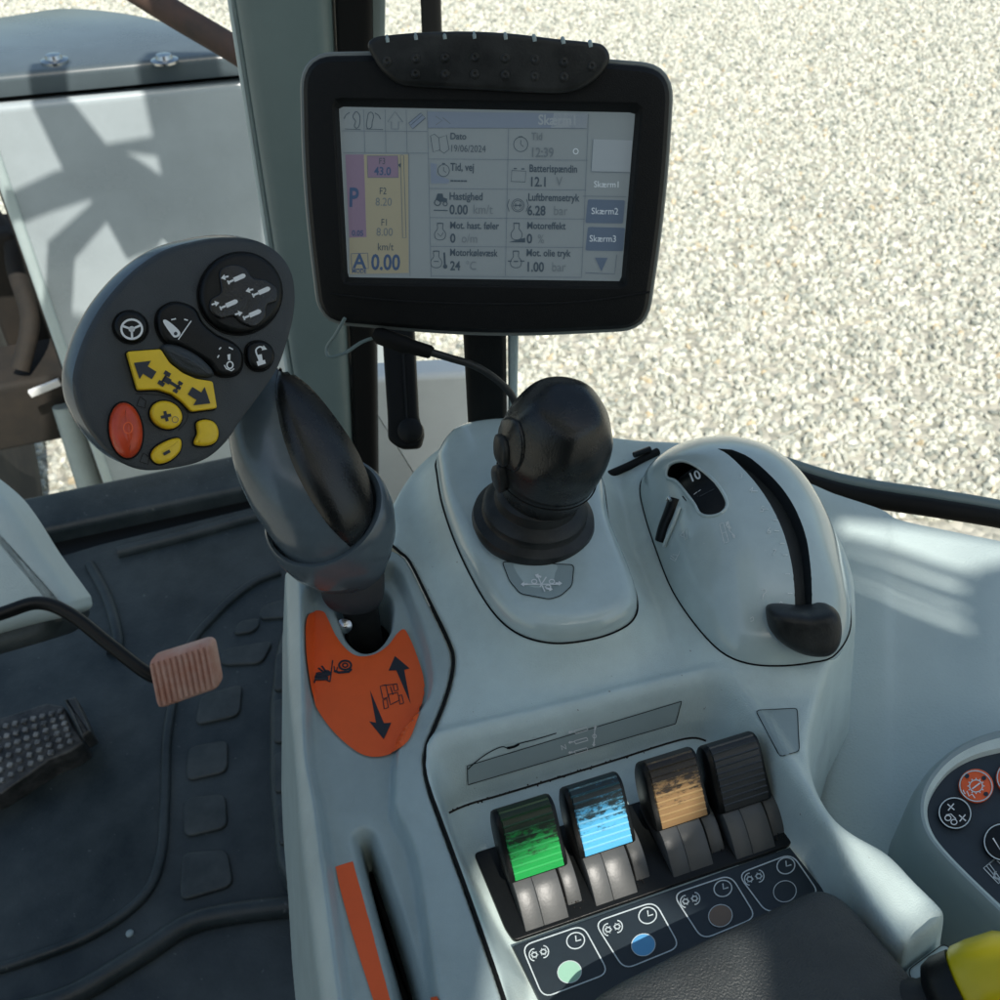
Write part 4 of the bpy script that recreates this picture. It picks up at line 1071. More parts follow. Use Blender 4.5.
def mk_gear(m_, x, y):
    m_.ring(x, y, 6.5, 6, 1.1, M['white'])
    for a in range(0, 360, 30): m_.line([(x + 6.5 * math.cos(R(a)), y + 6 * math.sin(R(a))), (x + 8.6 * math.cos(R(a)), y + 8 * math.sin(R(a)))], 1.1, M['white'])
    m_.line([(x - 4, y + 3), (x + 4, y - 3)], 1.4, M['white'])
    m_.line([(x - 13, y + 4), (x - 11, y + 8), (x - 9, y + 5), (x - 7, y + 10), (x - 4, y + 8), (x - 1, y + 12)], 1.1, M['white'])
    for dx, dy in ((-9, -10), (8, -8), (10, 8)): m_.poly(ell(x + dx, y + dy, 2.3, 2.3), M['ink'])
def mk_valve(m_, x, y):
    for dx, dy in ((-4, -6), (7.5, 5)):
        for a in (40, 130): m_.line([(x + dx - 4.5 * math.cos(R(a)), y + dy - 4.5 * math.sin(R(a))), (x + dx + 4.5 * math.cos(R(a)), y + dy + 4.5 * math.sin(R(a)))], 1.2, M['white'])
    m_.ring(x - 7, y + 5, 3, 2.6, 1, M['white']); m_.ring(x - 1, y + 9, 3, 2.6, 1, M['white']); m_.line([(x - 9, y + 2), (x - 4, y + 1), (x + 1, y + 6)], 1, M['white'])
def mk_v(m_, x, y): m_.line([(x - 10, y - 4), (x - 2, y + 9), (x + 1, y - 8), (x + 6, y + 6), (x + 9, y - 4)], 1.5, M['white'])
pod_button(976, 786, 17.5, 16, M['orange'], mk_gear, 'orange button with gear symbol')
pod_button(955, 813, 17, 16, M['black'], mk_valve, 'black button with valve symbol')
pod_button(1014, 778, 18, 17, M['orange'], mk_gear, 'orange button cut by the photo edge')
pod_button(1003, 842, 20, 19, M['black'], mk_v, 'black button with zigzag line')
m_ = Marks(lambda x, y, l=0: fo.at(x, y, -0.0044 + l * .0001))
for k_ in range(3): m_.line(dense(cs([(345 + 9 * k_, 560 - 8 * k_), (385 + 9 * k_, 530 - 8 * k_), (430 + 9 * k_, 575), (395 + 9 * k_, 612)]), 2), 0.9, M['pale'], True)
m_.line(cs([(385, 570), (380, 590), (400, 600)]), 2.4, M['pale'])
m_.build('symbol', sw)

# ================================================================== REAR END: cover plate and yellow knob
ZE = Z0 - 0.012
ce = cr(740, 840, 3.846)
cv = thing('cover_plate', G(915, 955, ZE), 'small grey cover plate below the end of the console arm', 'plate')
fe = Frame((0, 0, ZE), AX, BX)
obj('plate', slab(fe, rpoly([fe.px(p.x, p.y) for p in ce([(630, 500), (790, 385), (905, 490), (1040, 620), (900, 760), (700, 700)])], 0.004), -0.02, 0.0, 0.002), M['console'], cv)
cvm = Marks(lambda x, y, l=0: fe.at(x, y, 0.0005))
cvm.line(rpoly(ce([(645, 500), (785, 398), (870, 470), (960, 580), (880, 700), (720, 680)]), 6), 1.1, M['gap'], True); cvm.build('joint', cv)
kn = thing('pull_knob', G(965, 985, ZE), 'yellow capped black pull knob in the bottom right corner', 'knob')
pk = P(918, 1008, 0.366); axk = (P(1015, 974, 0.354) - pk).normalized()
obj('stalk', lathe(pk - axk * 0.012, axk, [(0.010, 0), (0.0115, 0.004), (0.0115, 0.012), (0.009, 0.016), (0.009, 0.020)], 40), M['rubber'], kn)
obj('collar', lathe(pk + axk * 0.006, axk, [(0.009, 0), (0.0125, 0.002), (0.0142, 0.006), (0.0145, 0.0125)], 40), M['black'], kn)
obj('cap', lathe(pk + axk * 0.0185, axk, [(0.0135, 0), (0.0150, 0.002), (0.0154, 0.008), (0.0150, 0.018), (0.0126, 0.0235), (0.007, 0.026), (0, 0.0262)], 48), M['yellowknob'], kn)

# ================================================================== MULTI-FUNCTION CONTROLLER
mc = thing('multi_controller', G(362, 625, Z0 - 0.04), 'dark grey paddle shaped multifunction controller with coloured buttons', 'controller')
o0 = P(187, 350, 0.44); v0 = -(ray(187, 350)).normalized()
nn = (v0 + RT * 0.26 - UP * 0.14).normalized()
uu = RT - nn * RT.dot(nn); fd_ = Frame(o0, uu, UP)
if fd_.n.dot(v0) < 0: fd_ = Frame(o0, -uu, UP)
cb = cr(60, 220, 3.848)
face_px = cb([(72, 640), (82, 560), (125, 440), (195, 322), (295, 212), (410, 132), (540, 92), (650, 78), (760, 88), (840, 130), (888, 200), (903, 280), (897, 370), (872, 470), (835, 570), (765, 675), (695, 768), (640, 850), (560, 918), (450, 950), (330, 958), (225, 912), (142, 825), (90, 730)])
fpol = ccw(resample(crv([fd_.px(p.x, p.y) for p in face_px], 6, True), 120))
rg = []
for c_, d_in, sh in ((-0.026, 0.024, 1), (-0.022, 0.010, 1), (-0.016, 0.002, 1), (-0.011, -0.0010, 1), (-0.007, -0.0012, 0.8), (-0.0025, -0.0010, 0.25), (-0.0006, -0.0004, 0.05), (0.0, 0.0010, 0), (0.0001, 0.003, 0)):
    rg.append([fd_.pt(p.x - 0.0042 * sh, p.y + 0.0036 * sh, c_) for p in inset(fpol, d_in)])
obj('head', loft(rg[:6]), M['bluegrey'], mc)
obj('face_plate', loft([[p - fd_.n * 0.002 for p in rg[5]]] + rg[5:]), M['darkgrey'], mc)
def btn(name, px_pts, mt, h=0.0035, r=0.0012, smooth_k=5, lab=None, parent=None, bulge=0.0, well=True):
    c_ = crv(px_pts, smooth_k, True) if smooth_k else [Vector(p) for p in px_pts]
    q = ccw([fd_.px(p.x, p.y, h * 0.6) for p in c_])
    b = obj(name, slab(fd_, q, -0.002, h, r, 5, bulge=bulge), mt, parent or mc, sharp=60)
    if well:
        wq = inset(q, -0.0007); obj('button_well', slab(fd_, wq, -0.001, 0.0006, 0.0), M['gap'], b, smooth=False)
    if lab: b['label'] = lab
    return b
def sym(par, h): 
    m_ = Marks(lambda x, y, l=0: fd_.at(x, y, h + 0.0003 + l * .0001)); m_.par = par; return m_
# round four-way pad
pad_px = ell(*cb([(697, 280)])[0], 162 / 3.848, 156 / 3.848, -30, 40)
b1 = btn('four_way_pad', pad_px, M['black'], 0.0045, 0.003, 0, 'round black pad with four hydraulic cylinder symbols')
clov = crv(cb([(612, 200), (660, 172), (712, 185), (742, 222), (790, 232), (832, 262), (832, 312), (795, 330), (788, 375), (750, 412), (700, 400), (665, 372), (612, 380), (575, 345), (580, 305), (618, 275)]), 5, True)
q = ccw([fd_.px(p.x, p.y, 0.0048) for p in clov]); obj('clover', slab(fd_, q, 0.002, 0.0060, 0.0010, 4), M['knobrub'], b1, sharp=60)
m_ = sym(b1, 0.0061)
for (x, y, ad) in ((680, 226, 180), (775, 276, 180), (650, 325, 0), (740, 363, 0)):
    c_, s_ = math.cos(R(-24)), math.sin(R(-24))
    def rot(pts): return cb([(x + a * c_ - b * s_, y + a * s_ + b * c_) for a, b in pts])
    m_.poly(rot([(-12, -9), (28, -9), (36, -4), (36, 5), (28, 9), (-12, 9)]), M['white']); m_.poly(rot([(-34, -4), (-13, -4), (-13, 4), (-34, 4)]), M['white']); m_.poly(rot([(-38, -8), (-32, -8), (-32, 8), (-38, 8)]), M['white'])
    a = rot([(-40 if ad == 180 else -46, -24)])[0]; m_.arrow(a.x, a.y, 8, 6, ad - 15, M['white'], 0.55, 0.3)
m_.build('symbol', b1)
# steering wheel button
q0 = cb([(274, 410)])[0]
b2 = btn('round_button', ell(q0.x, q0.y, 66 / 3.848, 60 / 3.848, 20, 36), M['black'], 0.004, 0.0025, 0, 'round black button with steering wheel symbol')
m_ = sym(b2, 0.0041); q = cb([(276, 420)])[0]
m_.ring(q.x, q.y, 10.4, 9.6, 2.2, M['white']); m_.poly(ell(q.x, q.y, 3.2, 3.0), M['white'])
for a in (200, 335, 88): m_.line([(q.x, q.y), (q.x + 10 * math.cos(R(a)), q.y + 9.3 * math.sin(R(a)))], 2.2, M['white'])
m_.build('symbol', b2)
# black rocker
b3 = btn('black_rocker', cb([(372, 385), (385, 345), (430, 318), (480, 322), (522, 345), (550, 395), (600, 440), (660, 468), (695, 500), (704, 545), (690, 585), (650, 600), (605, 592), (575, 555), (520, 520), (455, 485), (410, 472), (380, 430)]), M['black'], 0.004, 0.0022, 5, 'long black rocker with lift arm symbols')
m_ = sym(b3, 0.0041)
m_.poly(crv(cb([(397, 392), (412, 386), (458, 425), (460, 445), (442, 452), (428, 440)]), 4, True), M['white']); q = cb([(445, 437)])[0]; m_.lift = 1; m_.poly(ell(q.x, q.y, 1.8, 1.8), M['ink']); m_.lift = 0
m_.line(cb([(455, 460), (505, 388)]), 1.1, M['white'])
for s_ in (((428, 384), (446, 380)), ((478, 382), (492, 386)), ((612, 498), (620, 490)), ((650, 490), (666, 498)), ((606, 530), (612, 520))): m_.line(cb(s_), 1.3, M['white'])
q = cb([(654, 558)])[0]; m_.ring(q.x, q.y, 3, 3.4, 1.4, M['white']); m_.poly(cb([(644, 518), (656, 515), (655, 540), (646, 538)]), M['white']); m_.line(cb([(632, 558), (640, 572), (660, 580), (670, 572)]), 1.1, M['white'])
m_.build('symbol', b3)
# small black button
q0 = cb([(772, 522)])[0]
b4 = btn('small_button', crv(cb([(725, 482), (755, 466), (795, 472), (820, 500), (820, 540), (795, 572), (755, 576), (728, 556), (718, 520)]), 4, True), M['black'], 0.004, 0.002, 0, 'small black button with seat turning symbol')
m_ = sym(b4, 0.0041)
m_.line(crv(cb([(758, 520), (754, 500), (768, 488), (786, 492)]), 4), 1.6, M['white']); q = cb([(786, 494)])[0]; m_.arrow(q.x, q.y, 6, 5.5, 20, M['white'], 0.8)
m_.poly(cb([(756, 520), (776, 516), (780, 540), (788, 538), (792, 552), (762, 562), (756, 545), (764, 542)]), M['white'])
m_.build('symbol', b4)
# grey hump between rockers
btn('hump', cb([(392, 482), (430, 476), (490, 495), (545, 530), (585, 572), (592, 598), (560, 606), (510, 598), (455, 572), (410, 530), (390, 500)]), M['darkgrey'], 0.0042, 0.003, 5, None, None, 0.001, False)
# yellow direction rocker
b5 = btn('direction_rocker', rpoly(cb([(256, 508), (385, 498), (420, 552), (470, 590), (520, 612), (585, 622), (602, 725), (505, 738), (470, 700), (430, 670), (375, 652), (298, 655)]), 2.5, 3), M['yellow'], 0.0045, 0.0007, 0, 'yellow rocker with black arrows and tractor symbol')
m_ = sym(b5, 0.0046)
def rotp(x, y, ang, pts): c_, s_ = math.cos(R(ang)), math.sin(R(ang)); return cb([(x + a * c_ - b * s_, y + a * s_ + b * c_) for a, b in pts])
m_.poly(rotp(325, 575, 212, [(-44, -17), (-4, -17), (-4, -42), (48, 0), (-4, 42), (-4, 17), (-44, 17)]), M['ink'])
m_.poly(rotp(538, 680, 32, [(-44, -17), (-4, -17), (-4, -42), (48, 0), (-4, 42), (-4, 17), (-44, 17)]), M['ink'])
for (x_, y_, L_x, W_x) in ((-34, -22, 26, 16), (-34, 22, 26, 16), (28, -18, 18, 12), (28, 18, 18, 12), (-22, 0, 30, 22), (14, 0, 52, 12), (28, 0, 8, 30), (-34, 0, 8, 40)):
    m_.poly(rotp(430, 628, 32, [(x_ - L_x / 2, y_ - W_x / 2), (x_ + L_x / 2, y_ - W_x / 2), (x_ + L_x / 2, y_ + W_x / 2), (x_ - L_x / 2, y_ + W_x / 2)]), M['ink'])
m_.build('symbol', b5)
# plus, minus, yellow half button, orange button
q0 = cb([(409, 750)])[0]
b6 = btn('plus_button', ell(q0.x, q0.y, 63 / 3.848, 52 / 3.848, 25, 32), M['yellow'], 0.0042, 0.0018, 0, 'yellow oval plus button')
m_ = sym(b6, 0.0043); m_.poly(rotp(408, 755, -14, [(-20, -6), (-6, -6), (-6, -20), (6, -20), (6, -6), (20, -6), (20, 6), (6, 6), (6, 20), (-6, 20), (-6, 6), (-20, 6)]), M['ink']); q = cb([(443, 768)])[0]; m_.ring(q.x, q.y, 3, 3, 0.7, M['dotbrown']); m_.build('symbol', b6)
b7 = btn('minus_button', crv(cb([(360, 925), (352, 900), (372, 872), (420, 846), (458, 840), (468, 862), (458, 895), (425, 925), (385, 938)]), 4, True), M['yellow'], 0.0042, 0.0018, 0, 'yellow oval minus button')
m_ = sym(b7, 0.0043); m_.poly(rotp(411, 895, -28, [(-14, -6), (14, -6), (14, 6), (-14, 6)]), M['ink']); m_.build('symbol', b7)
btn('half_round_button', crv(cb([(528, 780), (560, 768), (595, 780), (610, 815), (602, 850), (570, 868), (525, 866), (518, 850), (530, 822)]), 4, True), M['yellow'], 0.0042, 0.0018, 0, 'plain yellow half round button')
q0 = cb([(257, 808)])[0]
b8 = btn('orange_button', ell(q0.x, q0.y, 108 / 3.848, 64 / 3.848, 83, 40), M['orangebtn'], 0.0060, 0.0050, 0, 'large orange oval button', None, 0.0014)
m_ = Marks(lambda x, y, l=0: fd_.at(x, y, 0.0076)); q = cb([(262, 800)])[0]; m_.ring(q.x, q.y, 4.5, 5.5, 1.2, M['orange']); m_.build('symbol', b8)
# faint engraved animals and oval groove
m_ = Marks(lambda x, y, l=0: fd_.at(x, y, 0.0004)); m_.line(crv(cb([(290, 668), (340, 670), (400, 678), (455, 700), (490, 740), (485, 775), (455, 810)]), 5), 0.7, M['black'])
for x, y in ((313, 706), (325, 922)): m_.line(dense(cb([(x - 18, y + 8), (x - 4, y - 26), (x + 18, y - 10), (x + 14, y + 18)]), 2), 0.9, M['black'], True)
m_.build('engraving', mc)

# grip shaft
cg = cr(230, 350, 3.226)
stn = [((95, 60), 50, 0.486), ((108, 125), 110, 0.486), ((130, 200), 142, 0.486), ((176, 312), 172, 0.486), ((225, 410), 180, 0.487), ((268, 490), 176, 0.489), ((300, 560), 165, 0.491), ((330, 630), 140, 0.497)]
cen = [cg([s_[0]])[0] for s_ in stn]; hw = [s_[1] / 3.226 for s_ in stn]; dep = [s_[2] for s_ in stn]
pc3 = crv([P(c.x, c.y, d) for c, d in zip(cen, dep)], 6); hw3 = crv([Vector((h * d / 1000, 0)) for h, d in zip(hw, dep)], 6)
def shaft_rings(pts, ws, flat=0.72, n=48):
    rg = []
    for i, p in enumerate(pts):
        t_ = (pts[min(i + 1, len(pts) - 1)] - pts[max(i - 1, 0)]).normalized()
        vw = (CAM - p).normalized(); sd = t_.cross(vw).normalized(); dp = sd.cross(t_).normalized()
        rg.append([p + sd * ws[i] * math.cos(2 * math.pi * k / n) + dp * ws[i] * flat * math.sin(2 * math.pi * k / n) for k in range(n)])
    return rg
gs = loft(shaft_rings(pc3, [h.x for h in hw3]))
obj('grip', gs, M['bluegrey'], mc, sharp=60)
bvg = bvh_of(gs)
# rubber inlay on the right flank
Lp = resample(crv(cg([(163, 52), (146, 95), (142, 150), (152, 220), (172, 300), (205, 390), (255, 485), (320, 575), (388, 636)]), 6), 40, False)
Rp = resample(crv(cg([(163, 52), (195, 85), (250, 140), (325, 245), (385, 340), (425, 430), (440, 490), (432, 560), (388, 636)]), 6), 40, False)
V = []; F = []; nt_ = 12
for i, (l, r) in enumerate(zip(Lp, Rp)):
    sw_ = math.sin(math.pi * min(max(i / 39, 0.0), 1.0)) ** 0.6
    for j in range(nt_ + 1):
        q = l.lerp(r, j / nt_); a_, n_ = hit(bvg, q.x, q.y)
        if bvg.ray_cast(CAM, ray(q.x, q.y).normalized())[0] is None:
            near = CAM + ray(q.x, q.y) * 0.482; a_, n_, _, _ = bvg.find_nearest(near); a_ = a_.lerp(near, 0.8)
        h = (0.0006 + 0.0042 * min(1, (j / nt_) * 3.5)) * sw_
        if j == 0: h = -0.001
        V.append(a_ + n_ * h)
    if i:
        for j in range(nt_): k0 = (i - 1) * (nt_ + 1) + j; F.append((k0, k0 + 1, k0 + nt_ + 2, k0 + nt_ + 1))
obj('rubber_inlay', (V, F), M['knobrub'], mc, sharp=60)
# collar cup round the foot of the grip
def pxr(c, hx, hy, rot, d0, dslope, n=56):
    """ring from a pixel ellipse; depth grows along the slope"""
    out = []
    for p in ell(c[0], c[1], hx, hy, rot, n): out.append(P(p.x, p.y, d0 + dslope * (p.y - c[1]) / 1000.0))
    return out
def cgp(x, y): q = cg([(x, y)])[0]; return (q.x, q.y)
def ck_(x, y, hx, hy, rot, d, sl_): return pxr(cgp(x, y), hx, hy, rot, d, sl_)
cup = [ck_(300, 525, 59.5, 45, -38, 0.4865, -0.10), ck_(302, 524, 63, 48.5, -38, 0.4845, -0.10), ck_(306, 528, 65.5, 51, -38, 0.4855, -0.09), ck_(314, 540, 67, 53.5, -38, 0.488, -0.07), ck_(331, 567, 65.5, 55, -37, 0.492, -0.05), ck_(346, 600, 61, 52, -33, 0.498, -0.02), ck_(362, 648, 51, 42, -22, 0.504, 0.0), ck_(380, 695, 38, 28, 0, 0.509, 0.0)]
inner = [ck_(300, 530, 54, 40, -38, 0.503, -0.10), ck_(300, 527, 58, 43.5, -38, 0.489, -0.10)]
obj('collar', loft(inner + cup, cap0=True), M['bluegrey'], mc, sharp=50)
neck = [pxr(cgp(388, 700), 34, 22, 4, 0.508, 0.0, 40), pxr(cgp(394, 760), 32.5, 20, 2, 0.511, 0, 40), pxr(cgp(396, 790), 31, 18, 0, 0.513, 0, 40), pxr(cgp(397, 806), 28, 15, 0, 0.515, 0, 40)]
obj('neck', loft(neck), M['darkgrey'], mc, sharp=50)
stem = [pxr(cgp(405, 790), 20, 12, 0, 0.515, 0, 24), pxr(cgp(425, 860), 18, 11, 0, 0.525, 0, 24), pxr(cgp(440, 960), 17, 12, 0, 0.540, 0, 24)]
obj('stem', loft(stem), M['rubber'], mc, sharp=50)
obj('stem_screw', lathe(P(*cgp(372, 888), 0.520), -FW, [(0.0040, 0), (0.0040, 0.003), (0.0020, 0.0045), (0, 0.005)], 16), M['steel'], mc)

# ================================================================== DISPLAY MONITOR
mo = thing('display_monitor', P(487, 335, 0.56), 'black framed tractor display monitor with grey data screen', 'monitor')
fm = Frame(P(487, 195, 0.52), RT, Vector((0, 0.358, 0.934)))
cm_ = cr(290, 20, 2.5)
outp = ccw(resample(rpoly([fm.px(x, y) for x, y in ((300, 55), (489, 52), (674, 67), (666, 200), (647, 330), (490, 338), (319, 323), (303, 190))], [0.016, 0.09, 0.016, .2, 0.014, .1, 0.014, .2], 8), 160))
inn = ccw(resample(rpoly([fm.px(x, y) for x, y in ((334, 100), (641, 105), (625, 287), (344, 283))], 0.003, 5), 160))
scp = ccw(resample(rpoly([fm.px(x, y, -0.006) for x, y in ((339, 107), (635, 113), (621, 281), (348, 277))], 0.001, 3), 160))
def align(a, b):
    k = min(range(len(b)), key=lambda i: (b[i] - a[0]).length); return b[k:] + b[:k]
inn = align(outp, inn); scp = align(inn, scp)
bk = [[fm.pt(p.x, p.y, c_) for p in inset(outp, d_)] for c_, d_ in ((-0.034, 0.014), (-0.030, 0.006), (-0.024, 0.0002), (-0.012, -0.0016), (-0.0068, -0.0016), (-0.0058, -0.0008), (-0.0056, 0.0006))]
obj('back_shell', loft(bk, cap1=False), M['backshell'], mo, sharp=32)
rg = [[fm.pt(p.x, p.y, -0.0062) for p in inset(outp, 0.0002)], [fm.pt(p.x, p.y, -0.0025) for p in inset(outp, 0.0010)], [fm.pt(p.x, p.y, -0.0004) for p in inset(outp, 0.0032)], [fm.pt(p.x, p.y, 0.0) for p in inset(outp, 0.0055)]]
rg += [[fm.pt(p.x, p.y, 0.0004) for p in inset(inn, -0.0012)], [fm.pt(p.x, p.y, -0.0005) for p in inn], [fm.pt(p.x, p.y, -0.0065) for p in scp]]
obj('housing', loft(rg, cap0=False, cap1=False), M['bezel'], mo, sharp=32)
sc_o = obj('screen', ([fm.pt(p.x, p.y, -0.0062) for p in inset(scp, -0.001)], [tuple(range(len(scp)))]), M['screen'], mo, smooth=False)
# crease under the screen
obj('crease', tube([fm.at(x, y, 0.0003) for x, y in crv([(330, 294), (400, 301), (490, 304), (580, 302), (650, 292)], 6)], 0.0006, 6), M['bezel'], mo)
# rubber hand grip on top
gp_px = crv(cm_([(194, 62), (210, 44), (260, 36), (340, 30), (450, 28), (560, 34), (660, 46), (740, 54), (782, 62), (800, 92), (786, 125), (752, 158), (700, 180), (620, 182), (460, 174), (330, 168), (272, 160), (232, 130), (206, 92)]), 5, True)
gq = ccw([fm.px(p.x, p.y, 0.004) for p in gp_px])
obj('grip', slab(fm, gq, -0.016, 0.0055, 0.0028, 6), M['rubber'], mo, sharp=60)
dim = []
for x, y in [(243, 104), (314, 97), (388, 95), (462, 94), (538, 96), (612, 99), (685, 106), (754, 116)] + [(314, 135), (388, 136), (462, 136), (538, 138), (612, 141), (685, 143)]:
    q = cm_([(x, y)])[0]; c_ = fm.at(q.x, q.y, 0.0053)
    dim.append(lathe(c_, fm.n, [(0.0024, 0), (0.0022, 0.0006), (0.0012, 0.0009), (0.0006, 0.0004), (0, 0.0003)], 16, ex=fm.u))
obj('dimples', join(*dim), M['rubber'], mo)
nt2 = []
for x, y in ((245, 46), (316, 40), (388, 38), (462, 37), (540, 39), (612, 44), (684, 50), (752, 58)):
    q = cm_([(x, y)])[0]; nt2.append(tube([fm.at(q.x, q.y + 4, 0.0050), fm.at(q.x - 0.5, q.y + 1, 0.0050), fm.at(q.x - 1, q.y - 1.0, 0.0035), fm.at(q.x - 1, q.y - 1.5, -0.006)], 0.0011, 8))
obj('ridges', join(*nt2), M['sticker'], mo)
# what the screen shows
c2 = cr(330, 95, 3.125)
sm_ = Marks(lambda x, y, l=0: fm.at(x, y, -0.0058 + l * 0.0001))
def prect(x0, y0, x1, y1, m, dx=0.0): sm_.poly(c2([(x0, y0), (x1, y0), (x1 - dx, y1), (x0 + dx * .2, y1)]), m)
sm_.poly(c2([(305, 52), (806, 58), (802, 103), (306, 102)]), M['s_bar'])
sm_.poly(c2([(700, 56), (806, 58), (802, 103), (690, 102)]), M['s_pane'])
sm_.poly(c2([(48, 186), (106, 186), (114, 444), (60, 446)]), M['s_purple'])
sm_.poly(c2([(106, 186), (244, 186), (246, 556), (62, 560), (60, 446), (114, 444)]), M['s_yellow'])
sm_.lift = 1
sm_.poly(c2([(116, 190), (212, 190), (214, 258), (118, 258)]), M['s_purple'])
sm_.poly(c2([(822, 138), (945, 142), (938, 240), (816, 238)]), M['s_pane'])
sm_.lift = 2
for s_ in (((38, 112), (304, 114)), ((40, 180), (306, 182)), ((105, 45), (109, 180)), ((172, 45), (175, 180)), ((238, 46), (241, 182)), ((304, 48), (316, 568)), ((246, 182), (250, 566)),
           ((308, 200), (806, 204)), ((310, 292), (800, 297)), ((311, 383), (796, 388)), ((313, 473), (792, 477)), ((558, 106), (548, 566)), ((808, 60), (786, 570)), ((316, 566), (786, 570)), ((306, 103), (802, 105)),
           ((822, 138), (816, 238)), ((816, 240), (940, 243))):
    sm_.line(c2(s_), 0.55, M['s_line'])
sm_.line(dense(c2([(220, 188), (230, 188), (238, 446), (227, 447)]), 2), 0.6, M['s_line'], True)
sm_.line(dense(c2([(116, 190), (212, 190), (214, 258), (118, 258)]), 2), 0.5, M['s_line'], True)
sm_.poly(c2([(212, 218), (222, 212), (222, 230)]), M['s_ink'])
def T(t_, x, y, s_, m='s_ink', xs=0.86, bold=True, al='l'): q = c2([(x, y)])[0]; sm_.text(t_, q.x, q.y, s_ / 3.125, M[m], 0.9, xs, bold, al)
T('Skærm1', 650, 92, 44, 's_pane')
T('Dato', 375, 138, 29); T('19/06/2024', 374, 177, 31, xs=0.80, bold=False)
T('Tid, vej', 376, 236, 34, xs=0.74); T('-----', 376, 276, 36, xs=0.9)
T('Hastighed', 372, 327, 33, xs=0.80); T('0.00', 373, 372, 42, xs=0.80); T('km/t', 446, 371, 42, 's_grey', 0.8, False)
T('Mot. hast. føler', 374, 417, 31, xs=0.80); T('0', 375, 461, 40); T('o/m', 410, 461, 40, 's_grey', 0.8, False)
T('Motorkølevæsk', 374, 502, 31, xs=0.76); T('24', 375, 547, 40, xs=0.8); T('°C', 424, 546, 38, 's_grey', 0.8, False)
T('Tid', 629, 140, 33, 's_grey', 0.8); T('12:39', 625, 193, 42, 's_grey', 0.8)
T('Batterispændin', 622, 240, 33, xs=0.76); T('12.1', 622, 285, 42, xs=0.8); T('V', 706, 284, 42, 's_grey', 0.8, False)
T('Luftbremsetryk', 618, 330, 33, xs=0.78); T('6.28', 616, 375, 42, xs=0.8); T('bar', 698, 375, 42, 's_grey', 0.8, False)
T('Motoreffekt', 615, 418, 31, xs=0.80); T('0', 614, 463, 42); T('%', 648, 463, 40, 's_grey', 0.8, False)
T('Mot. olie tryk', 613, 503, 31, xs=0.80); T('1.00', 611, 551, 42, xs=0.8); T('bar', 692, 551, 42, 's_grey', 0.8, False)
T('F3', 162, 216, 28, 's_ink', 0.8, False, 'c'); T('43.0', 164, 250, 36, 's_blue', 0.85, True, 'c')
T('F2', 165, 310, 30, 's_ink', 0.8, False, 'c'); T('8.20', 167, 346, 36, 's_grey', 0.85, False, 'c')
T('F1', 168, 408, 30, 's_ink', 0.8, False, 'c'); T('8.00', 170, 440, 36, 's_grey', 0.85, False, 'c')
T('P', 58, 348, 84, 's_blue', 0.72); T('0.05', 86, 440, 25, 's_blue', 0.85, True, 'c')
T('km/t', 148, 485, 33, 's_ink', 0.82, False); T('0.00', 128, 545, 68, 's_blue', 0.78); 
T('A', 72, 540, 62, 's_blue', 0.95); T('MODE', 68, 556, 18, 's_blue', 0.9)
sm_.line(dense(c2([(66, 496), (118, 494), (120, 542), (68, 544)]), 2), 0.6, M['s_blue'], True)
# tabs
T('Skærm1', 824, 288, 28, 's_white', 0.9, False)
sm_.line(c2([(790, 316), (926, 318)]), 0.6, M['s_line'])
for y in (326, 412):
    sm_.poly(rpoly(c2([(806, y), (922, y + 3), (916, y + 76), (798, y + 74)]), 2.0), M['s_btn'])
sm_.lift = 4
T('Skærm2', 816, 372, 29, 's_white', 0.9, False); T('Skærm3', 810, 458, 29, 's_white', 0.9, False)
sm_.lift = 2
sm_.poly(c2([(828, 508), (868, 509), (848, 552)]), M['s_btn']); sm_.line(c2([(798, 556), (890, 559), (896, 500)]), 0.8, M['s_line'])
# pictograms
def PLn(pts, w_=0.7, m='s_ink', cl=False): sm_.line(c2(pts), w_, M[m], cl)
PLn([(180, 84), (203, 52), (228, 84), (214, 84), (214, 106), (192, 106), (192, 84)], 0.9, 's_line', True)
sm_.poly(c2([(246, 88), (284, 56), (298, 72), (258, 106)]), M['s_bar']); PLn([(246, 88), (284, 56), (298, 72), (258, 106)], 0.7, 's_ink', True); PLn([(252, 94), (290, 62)], 0.6, 's_ink')
PLn(crv([(74, 60), (82, 52), (92, 62), (94, 80), (90, 98), (82, 104), (76, 96), (80, 82), (72, 70)], 3, True), 0.8, 's_ink', True); PLn(crv([(44, 74), (50, 62), (62, 54)], 3), 0.8); PLn([(46, 106), (96, 108)], 0.6)
PLn(crv([(120, 58), (130, 54), (136, 66), (132, 84), (130, 100), (120, 106), (114, 96), (116, 78)], 3, True), 0.8, 's_ink', True); PLn(crv([(140, 56), (152, 64), (158, 76)], 3), 0.8); PLn([(112, 106), (166, 108)], 0.6)
PLn([(314, 128), (326, 122), (340, 134), (364, 126), (372, 170), (356, 182), (342, 172), (322, 178)], 0.7, 's_ink', True); PLn([(340, 134), (344, 172)], 0.6)
def clock(x, y, r): sm_.ring(*c2([(x, y)])[0], r / 3.125, r / 3.0, 0.75, M['s_ink']); PLn([(x, y - r * .6), (x, y), (x + r * .4, y + r * .35)], 0.7)
clock(596, 154, 22); PLn([(590, 130), (602, 130)], 0.9); clock(355, 236, 18); PLn([(350, 214), (360, 214)], 1.0)
sm_.poly(c2([(314, 212), (334, 216), (332, 250), (372, 264), (372, 276), (316, 276)]), M['s_bar'])
PLn([(568, 236), (612, 238), (610, 272), (566, 270)], 0.7, 's_ink', True); PLn([(574, 230), (584, 230)], 1.2); PLn([(598, 231), (608, 231)], 1.2)
